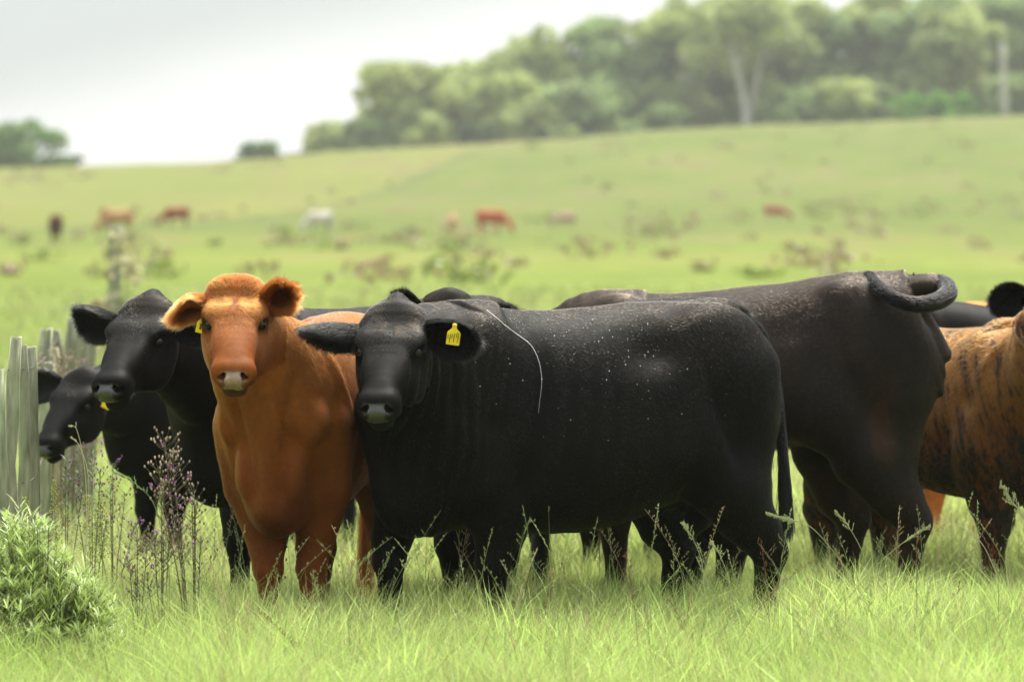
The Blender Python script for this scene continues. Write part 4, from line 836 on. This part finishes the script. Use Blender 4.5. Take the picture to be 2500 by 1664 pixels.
# ------------------------------------------------------------------ tags, saliva, far cattle
def ear_tag(c, px, py, D, wpx, hpx, rollz, yaw, text=None, name='ear_tag'):
    k = D / FPX; w, h = wpx * k / 2, hpx * k / 2; ctr = c['toL'](W(px, py, D)); Xw = np.array([math.cos(yaw), math.sin(yaw), 0]); Zw = np.array([0, 0, 1.]); Yw = np.cross(Zw, Xw)
    cr, sr = math.cos(rollz), math.sin(rollz); X = (cr * Xw + sr * Zw) @ c['Rw']; Z = (-sr * Xw + cr * Zw) @ c['Rw']; Y = Yw @ c['Rw']
    out = [(-.92, -1), (.92, -1), (1, -.9), (1, .05), (.9, .2), (.45, .45), (.30, .62), (.36, .82), (.22, .98), (-.22, .98), (-.36, .82), (-.30, .62), (-.45, .45), (-.9, .2), (-1, .05), (-1, -.9)]
    n = len(out); V = []
    for s in (-1, 1):
        for a, b in out: bend = .12 * h * b * b; V.append(ctr + X * a * w + Z * b * h + Y * (s * .0012 + bend))
    F = [tuple(range(n)), tuple(range(2 * n - 1, n - 1, -1))] + [(i, i + n, (i + 1) % n + n, (i + 1) % n) for i in range(n)]
    t = mesh(name, np.array(V), F, M['tag'], c['root'], smooth=False)
    v, f = blob_geo(ctr + Z * .80 * h - Y * .001, (.006, .006, .006), 10, 6); mesh('tag_stud', v, f, M['tag'], t)
    mb = MB(); segs = text or []
    for st in segs:
        P = np.array([ctr + X * a * w + Z * b * h + Y * (.12 * h * b * b - .0016) for a, b in st]); v, f = tube_geo(P, .0017, 6, .5); mb.add(v, f)
    if segs: mb.build('tag_number' if len(segs) > 2 else 'tag_mark', M['ink'], t)
four = lambda x, y, s: [[(x + .10, y + .34 * s), (x, y), (x + .44, y + .06)], [(x + .42, y + .44 * s), (x + .34, y - .42 * s)]]
nine = lambda x, y, s: [[(x + .38, y + .24 * s), (x + .24, y + .44 * s), (x + .04, y + .30 * s), (x + .08, y + .04 * s), (x + .26, y + .02 * s), (x + .38, y + .24 * s), (x + .36, y - .08), (x + .24, y - .46 * s)]]
ear_tag(A, 1108, 815, 21.93, 33, 54, R(-7), R(8), four(-.88, -.42, .95) + four(-.28, -.34, .95) + nine(.36, -.30, 1))
ear_tag(B, 491, 790, 22.05, 20, 46, R(-14), R(0), [[(-.1, .0), (-.05, -.62)], [(.15, .0), (.2, -.6)]])
ear_tag(DD, 264, 978, 27.05, 22, 40, R(-25), R(20))
def saliva():
    pts = [(1188, 758), (1205, 772), (1222, 786), (1238, 800), (1256, 813), (1275, 826), (1292, 840), (1305, 858), (1314, 880), (1320, 905), (1322, 930), (1320, 955), (1316, 985), (1314, 1008)]
    h = [q for q in surf_px(A, pts, .0035) if q]; P = np.array([a for a, _ in h]); n = len(P) * 5; P = spline(P, n); P += (rng.random(P.shape) - .5) * .0015; rad = np.interp(np.linspace(0, 1, n), [0, .35, .6, 1], [.0008, .0013, .0009, .0003]); v, f = tube_geo(P, rad, 6); mb = MB(); mb.add(v, f, (1, 1, 1))
    for k in (14, 30, 52): v, f = blob_geo(P[min(k, n - 1)], .0026, 7, 5); mb.add(v, f)
    mb.build('saliva_strand', M['saliva'], A['root']); mb = MB(); sp_ = []
    for i in range(190):
        g = rng.random(); px, py = (1480 + rng.normal() * 150, 815 + rng.normal() * 55) if g < .55 else ((1560 + rng.normal() * 160, 900 + rng.normal() * 90) if g < .85 else (1250 + rng.normal() * 70, 775 + rng.normal() * 20)); sp_.append((px, py))
    for q in surf_px(A, sp_, .006):
        if q is None: continue
        r = .0009 + .0016 * rng.random() ** 3; v, f = blob_geo(q[0], r, 6, 4); mb.add(v, f)
    o = mb.build('saliva_fleck', M['saliva'], A['root']); o['kind'] = 'stuff'
saliva()
def ground_at(px, py):
    Dg = np.geomspace(60, 648, 900); xg = (px - 1250) / FPX * Dg; yy = 534 - (zg(xg, Dg) - 1.6) / Dg * FPX; k = np.where(yy < py)[0][0]; return Dg[k]
def copy_tree(o, parent=None):
    c = o.copy(); C.objects.link(c); c.parent = parent
    for ch in list(o.children): copy_tree(ch, c)
    return c
far = 'cattle grazing far off on the slope'
def far_cow(px, py, beta, rgb, label, graze=True, sc=1.0):
    D = ground_at(px, py); x = (px - 1250) / FPX * D; z = float(zg(np.array([x]), np.array([D]))[0]); b = R(beta); fw = np.array([-math.sin(b), -math.cos(b), 0]); hp_ = np.array([x, D, z]) + fw * 1.15 + np.array([0, 0, .62 if graze else 1.25]); u = (hp_[0] / hp_[1]) * FPX + 1250
    ang = math.atan((CAMZ - hp_[2]) / hp_[1]) ; v = 832 + FPX * math.tan(ang - PITCH)
    cow(dict(id='far', px=px, D=D, z=z - GZ, beta=beta, scale=sc * .84, res=.03, label=label, group=far, head=dict(px=u, py=v, D=hp_[1], psi=beta, phi=72 if graze else 40, scale=1.0), paint=paint_flat(rgb), fur=0, switch=0, legw=.8, earcol=rgb))
far_cow(137, 592, 170, (.10, .035, .018), 'dark red cow at the far left of the slope, facing away', True)
far_cow(260, 560, 185, (.14, .04, .02), 'brown cow standing directly left of the tan one')
far_cow(290, 572, 80, (.40, .22, .09), 'tan cow behind the tall blurred post', True)
far_cow(433, 556, 95, (.24, .055, .022), 'reddish brown cow in profile between the post and the white cow')
far_cow(783, 572, 60, (.52, .47, .40), 'white cow on the slope, the only pale white one', True)
far_cow(1105, 580, 0, (.55, .36, .20), 'pale tan cow right of the white one, seen end on', False, .95)
far_cow(1197, 572, -80, (.40, .10, .04), 'bright red brown cow right of the pale tan one')
far_cow(1888, 540, -95, (.32, .09, .05), 'small red cow among the weeds on the right slope', True, .8)
far_cow(1385, 556, 60, (.40, .24, .20), 'pinkish brown calf left of the weed patch in the middle', True, .7)

for o in [o for o in C.objects if o.parent is None and o.get('group') == herd]:      # Empties sit on the ground under their animals
    o.location.z += GZ
    for ch in o.children: ch.location.z -= GZ

def tufts():        # pointed hair tufts sticking up along the folded tail
    mb = MB()
    for px, py, h in ((2203, 672, 15), (2212, 674, 9), (2232, 676, 12), (2240, 677, 8), (2262, 680, 14), (2275, 684, 9), (2290, 690, 12), (2302, 696, 9)):
        a = FB['toL'](W(px, py + 8, 25.04)); b = FB['toL'](W(px + rng.normal() * 3, py - h, 25.04)); v, f = tube_geo([a, a * .5 + b * .5, b], [.016, .010, .001], 6); v[:, 2] -= GZ; mb.add(v, f, (.006, .005, .0045))
    mb.build('tail_tuft', M['hide'], FB['root'])
tufts()

# ------------------------------------------------------------------ plants near the herd
def leaves_on(mb, P, n, L, wd, col, up=.6, t0=.1, t1=1.0):
    t = np.linspace(0, 1, len(P))
    for i in range(n):
        tt = t0 + (t1 - t0) * (i + rng.random()) / n; p = np.array([np.interp(tt, t, P[:, k]) for k in range(3)]); a = rng.random() * 6.28; d = nrm(np.array([math.cos(a), math.sin(a), up * (.4 + rng.random())])); s = nrm(np.cross(d, [0, 0, 1.])); l_ = L * (.6 + .7 * rng.random()); w = wd * (.7 + .6 * rng.random()); n_ = np.cross(s, d)
        c = [p, p + d * l_ * .35 + n_ * l_ * .04, p + d * l_ * .7 + n_ * l_ * .02, p + d * l_ - n_ * l_ * .06]; ww = [w * .25, w * .5, w * .42, w * .04]
        V = np.array([q + sg * s * x for q, x in zip(c, ww) for sg in (-1, 1)]); cc = np.array(col) * (.7 + .6 * rng.random()); mb.add(V, np.array([(0, 1, 3, 2), (2, 3, 5, 4), (4, 5, 7, 6)]), cc)
def flower_plant(px, base_py, top_py, D, label, stems=6, spread=.10, buds=26, bloom=.15, leafy=30, name='flowering_weed', group='purple flowering weeds on the left', tilt=0, small=False, budcol=(.34, .25, .20), leafcol=(.10, .15, .05)):
    b = W(px, base_py, D); b[2] = float(zg(b[:1], b[1:2])[0]); H = W(px, top_py, D)[2] - b[2]; t = empty(name, tuple(b)); tag(t, label, 'plant', group); st, lf, bd, fl = MB(), MB(), MB(), MB(); nfl = 0
    for i in range(stems):
        a = rng.random() * 6.28; hh = H * (1 - .45 * rng.random() * (i > 0)); q = spread * (rng.random() ** .7) * (i > 0); e = np.array([q * math.cos(a) + tilt * hh, q * math.sin(a), hh]); P = spline(np.array([(e[0] * .15, e[1] * .15, 0), (e[0] * .35, e[1] * .35, hh * .4), (e[0] * .75, e[1] * .75, hh * .75), tuple(e)]), 12)
        v, f = tube_geo(P, np.linspace(.0032, .0014, 12), 5); st.add(v, f, (.20, .15, .09)); leaves_on(lf, P, leafy, .038, .0045, leafcol)
        nb = int(buds * (.6 + .6 * rng.random()))
        for k in range(nb):       # corymb of small buds on thin side branches
            tt = .68 + .32 * rng.random(); p = np.array([np.interp(tt, np.linspace(0, 1, 12), P[:, j]) for j in range(3)]); aa = rng.random() * 6.28; L = .02 + .055 * rng.random() * (1.25 - tt) * 2.4; g = p + np.array([math.cos(aa) * L, math.sin(aa) * L, L * (.7 + .5 * rng.random())]); v, f = tube_geo([p, (p + g) / 2 + [0, 0, -.004], g], [.0011, .0009, .0008], 3); st.add(v, f, (.17, .13, .08))
            v, f = blob_geo(g, (.0038, .0038, .0062), 6, 4); bd.add(v, f, np.array(budcol) * (.7 + .8 * rng.random()))
            if rng.random() < bloom:
                nfl += 1; c0 = g + [0, 0, .005]
                for m in range(16):
                    am = rng.random() * 6.28; d = nrm(np.array([math.cos(am), math.sin(am), .5 + rng.random()])); s = nrm(np.cross(d, [0, 0, 1.])) * .0012; q2 = c0 + d * (.009 + .006 * rng.random()); fl.add(np.array([c0 - s, c0 + s, q2 + s, q2 - s]), np.array([(0, 1, 2, 3)]), np.array((.42, .12, .50)) * (.7 + .6 * rng.random()))
    st.build('stem', M['stem'], t); lf.build('leaves', M['leaf'], t, smooth=False); bd.build('flower_bud', M['petal'], t)['kind'] = 'stuff'
    if nfl: fl.build('purple_flower', M['petal'], t, smooth=False)['kind'] = 'stuff'
    return t
flower_plant(470, 1440, 1078, 21.9, 'tall purple flowering weed leaning left in front of the black cow\'s chest', 4, .06, 34, .06, 40, tilt=-.12, budcol=(.55, .42, .34))
flower_plant(475, 1440, 1200, 22.1, 'shorter budded weed at the right foot of the tall leaning one', 4, .08, 18, .02, 34)
flower_plant(395, 1450, 1205, 21.8, 'low weed with brown bud clusters and one purple head', 5, .09, 22, .04, 34, budcol=(.40, .27, .20))
flower_plant(335, 1450, 1290, 21.6, 'short weed with a purple flower head beside the leafy bush', 5, .06, 14, .08, 26)
flower_plant(665, 1430, 1290, 22.9, 'dark budded weed showing between the red heifer\'s forelegs', 6, .05, 20, .10, 26, budcol=(.16, .09, .08))
flower_plant(160, 1330, 1118, 24.6, 'blurred purple flowered weed close to the palings', 4, .10, 9, .12, 60, budcol=(.2, .12, .16), leafcol=(.07, .14, .035))
flower_plant(225, 1330, 1100, 24.8, 'blurred purple flowered weed under the far heifer\'s muzzle', 5, .12, 12, .14, 60, budcol=(.2, .12, .16), leafcol=(.07, .14, .035))
flower_plant(275, 1330, 1130, 25.2, 'blurred purple flowered weed in front of the far heifer\'s leg', 5, .10, 12, .14, 60, budcol=(.2, .12, .16), leafcol=(.07, .14, .035))
for px, top, D, lab in [(118, 862, 28.6, 'tall dry flower head rising beside the palings'), (150, 872, 29.2, 'dry pinkish weed top left of the wide grey post'), (178, 868, 29.8, 'dry weed top right of the pinkish one'), (208, 885, 30.4, 'last dry weed top before the heifer\'s back')]:
    flower_plant(px, 1300, top, D, lab, 6, .12, 26, .06, 40, group='dry flower heads along the palings', budcol=(.42, .30, .26), leafcol=(.14, .17, .07))
def leafy_bush():
    c = W(110, 1500, 20.9); c[2] = GZ; t = empty('leafy_bush', tuple(c)); tag(t, 'pale grey green narrow leaved bush in the lower left corner', 'bush'); mb, sm = MB(), MB()
    n = 1150 if not PREVIEW else 400
    for i in range(n):
        a = rng.random() * 6.28; q = math.sqrt(rng.random()); x = q * math.cos(a) * .52 - .08; y = q * math.sin(a) * .46; lump = vnoise(np.array([[x * 9, y * 9, 0]]), 77)[0]
        ht = (.42 * math.sqrt(max(0, 1 - q * q)) + .05) * (.50 + .60 * lump + .45 * rng.random()) + .02
        if x > -.02: ht *= max(.42, 1 - (x + .02) * 1.7)
        e = np.array([x, y, ht]); r0 = np.array([x * .35, y * .35, 0]); m = (r0 + e) / 2 + [0, 0, .03]; P = spline(np.array([r0, m, e, e + nrm(np.array([x, y, .25])) * .03]), 8); v, f = tube_geo(P[3:], np.linspace(.0022, .0010, 5), 4); sm.add(v, f, (.17, .16, .09))
        leaves_on(mb, P[3:], 13, .066, .0056, (.35, .45, .13) if rng.random() < .75 else (.46, .54, .24), up=.9, t0=.0)
    mb.build('foliage', M['leaf'], t, smooth=True); sm.build('stems', M['stem'], t)
leafy_bush()
def plume(px, base, top, D, label, w=.03):
    b = W(px, base, D); b[2] = GZ; H = W(px, top, D)[2] - GZ; mb = MB(); P = spline(np.array([(0, 0, 0), (.01, 0, H * .5), (.0, 0, H)], float), 10); v, f = tube_geo(P, np.linspace(.003, .001, 10), 5); mb.add(v, f, (.2, .26, .08)); leaves_on(mb, P, 24, .03, .004, (.16, .24, .06), t1=.7)
    for i in range(240):
        tt = .6 + .4 * rng.random(); p = np.array([np.interp(tt, np.linspace(0, 1, 10), P[:, j]) for j in range(3)]); a = rng.random() * 6.28; r = w * (1.15 - tt) * 1.8 * rng.random(); v, f = blob_geo(p + [r * math.cos(a), r * math.sin(a), r * .3], (.0025, .0025, .004), 4, 3); mb.add(v, f, np.array((.40, .44, .12)) * (.7 + .5 * rng.random()))
    o = mb.build('plume_weed', M['stem']); o.location = tuple(b); tag(o, label, 'plant', 'yellow green plumes behind the leafy bush')
plume(132, 1400, 1172, 22.6, 'upright yellow green plume behind the leafy bush', .035); plume(215, 1400, 1210, 22.7, 'second wider plume right of the upright one', .07); plume(245, 1400, 1225, 22.9, 'lowest plume nearest the purple flowers', .06); plume(60, 1400, 1215, 22.4, 'small plume in front of the palings', .05)
def stalk_thing(pts, label, heads=26, spread=.03, name='grass_stalk', col=(.36, .38, .18), r=.0017, side=.35, group='tall single grass stalks'):
    P = spline(np.array([W(*p) for p in pts]), 30); P[0, 2] = min(P[0, 2], GZ + .02); o0 = P[0].copy(); Q = P - o0; mb = MB(); v, f = tube_geo(Q, np.linspace(r, r * .5, 30), 5); mb.add(v, f, col); T = nrm(np.gradient(Q, axis=0))
    for i in range(heads):
        t = (1 - side) + side * i / max(heads, 1); k = min(29, int(t * 29)); a = rng.random() * 6.28; e = nrm(T[k] * 1.2 + np.array([math.cos(a), math.sin(a), math.sin(a * 2) * .6]) * .8); L = spread * (1.2 - (t - 1 + side) / max(side, .01)) * (.5 + .7 * rng.random()); q = Q[k] + e * L; v, f = tube_geo([Q[k], (Q[k] + q) / 2, q], [.0008, .0006, .0005], 3); mb.add(v, f, col)
        for m in range(5): v, f = blob_geo(Q[k] + e * L * (.3 + .17 * m) + (rng.random(3) - .5) * .004, (.0016, .0016, .004), 4, 3); mb.add(v, f, np.array(col) * 1.15)
    ob = mb.build(name, M['stem']); ob.location = tuple(o0); tag(ob, label, 'grass stalk', group)
stalk_thing([(2120, 1480, 21.9), (2060, 1380, 21.9), (1985, 1290, 21.8), (1925, 1268, 21.8), (1872, 1252, 21.8)], 'long seed stalk arching left across the gap behind the tagged cow', 34, .045)
stalk_thing([(2130, 1470, 22.0), (2110, 1360, 22.0), (2075, 1290, 22.0), (2040, 1245, 22.0)], 'shorter seed stalk just right of the arching one', 20, .035)
stalk_thing([(2060, 1470, 21.7), (2140, 1380, 21.7), (2210, 1320, 21.7), (2272, 1283, 21.7)], 'seed stalk leaning right in front of the bull\'s hind legs', 22, .04)
stalk_thing([(2440, 1420, 21.6), (2400, 1330, 21.6), (2345, 1285, 21.6), (2286, 1272, 21.6)], 'bare reddish stalk bending left before the brindle cow', 0, .0, col=(.42, .34, .22))
stalk_thing([(2530, 1420, 20.8), (2510, 1290, 20.8), (2470, 1220, 20.8), (2442, 1180, 20.8)], 'large seed head rising at the frame edge before the brindle cow', 40, .05, side=.6)
stalk_thing([(204, 1370, 21.5), (212, 1250, 21.5), (205, 1130, 21.5), (188, 1050, 21.5), (172, 1039, 21.5)], 'tallest straw coloured stalk with a hooked tip before the far heifer', 3, .02, col=(.50, .48, .28), side=.2)
stalk_thing([(208, 1370, 21.5), (216, 1240, 21.5), (214, 1150, 21.5), (192, 1085, 21.5), (170, 1066, 21.5)], 'straw stalk forking left below the hooked tip', 2, .02, col=(.50, .48, .28), side=.2)
stalk_thing([(214, 1370, 21.5), (224, 1260, 21.5), (228, 1180, 21.5), (224, 1120, 21.5)], 'short straight straw stalk beside the hooked one', 4, .03, col=(.48, .47, .28), side=.3)
stalk_thing([(415, 1400, 21.7), (380, 1240, 21.7), (330, 1180, 21.7), (275, 1150, 21.7)], 'green seed stalk slanting left in front of the far heifer\'s legs', 22, .03, col=(.22, .30, .12), side=.5)
stalk_thing([(1720, 1480, 21.7), (1715, 1380, 21.7), (1690, 1310, 21.7), (1665, 1275, 21.7)], 'seed stalk leaning left under the tagged cow\'s udder', 22, .03)
stalk_thing([(1795, 1490, 21.6), (1775, 1400, 21.6), (1755, 1350, 21.6), (1735, 1322, 21.6)], 'seed stalk between the tagged cow\'s hind legs', 20, .028)
stalk_thing([(1345, 1340, 22.2), (1341, 1300, 22.2), (1340, 1265, 22.2), (1339, 1233, 22.2)], 'thin dark stalk standing alone under the cow\'s belly', 2, .012, col=(.16, .20, .07), side=.15, r=.0012)
stalk_thing([(1240, 1440, 21.8), (1262, 1370, 21.8), (1278, 1300, 21.8), (1298, 1268, 21.8)], 'thin dark stalk slanting right behind the tagged cow\'s foreleg', 5, .015, col=(.15, .20, .07), side=.25, r=.0012)
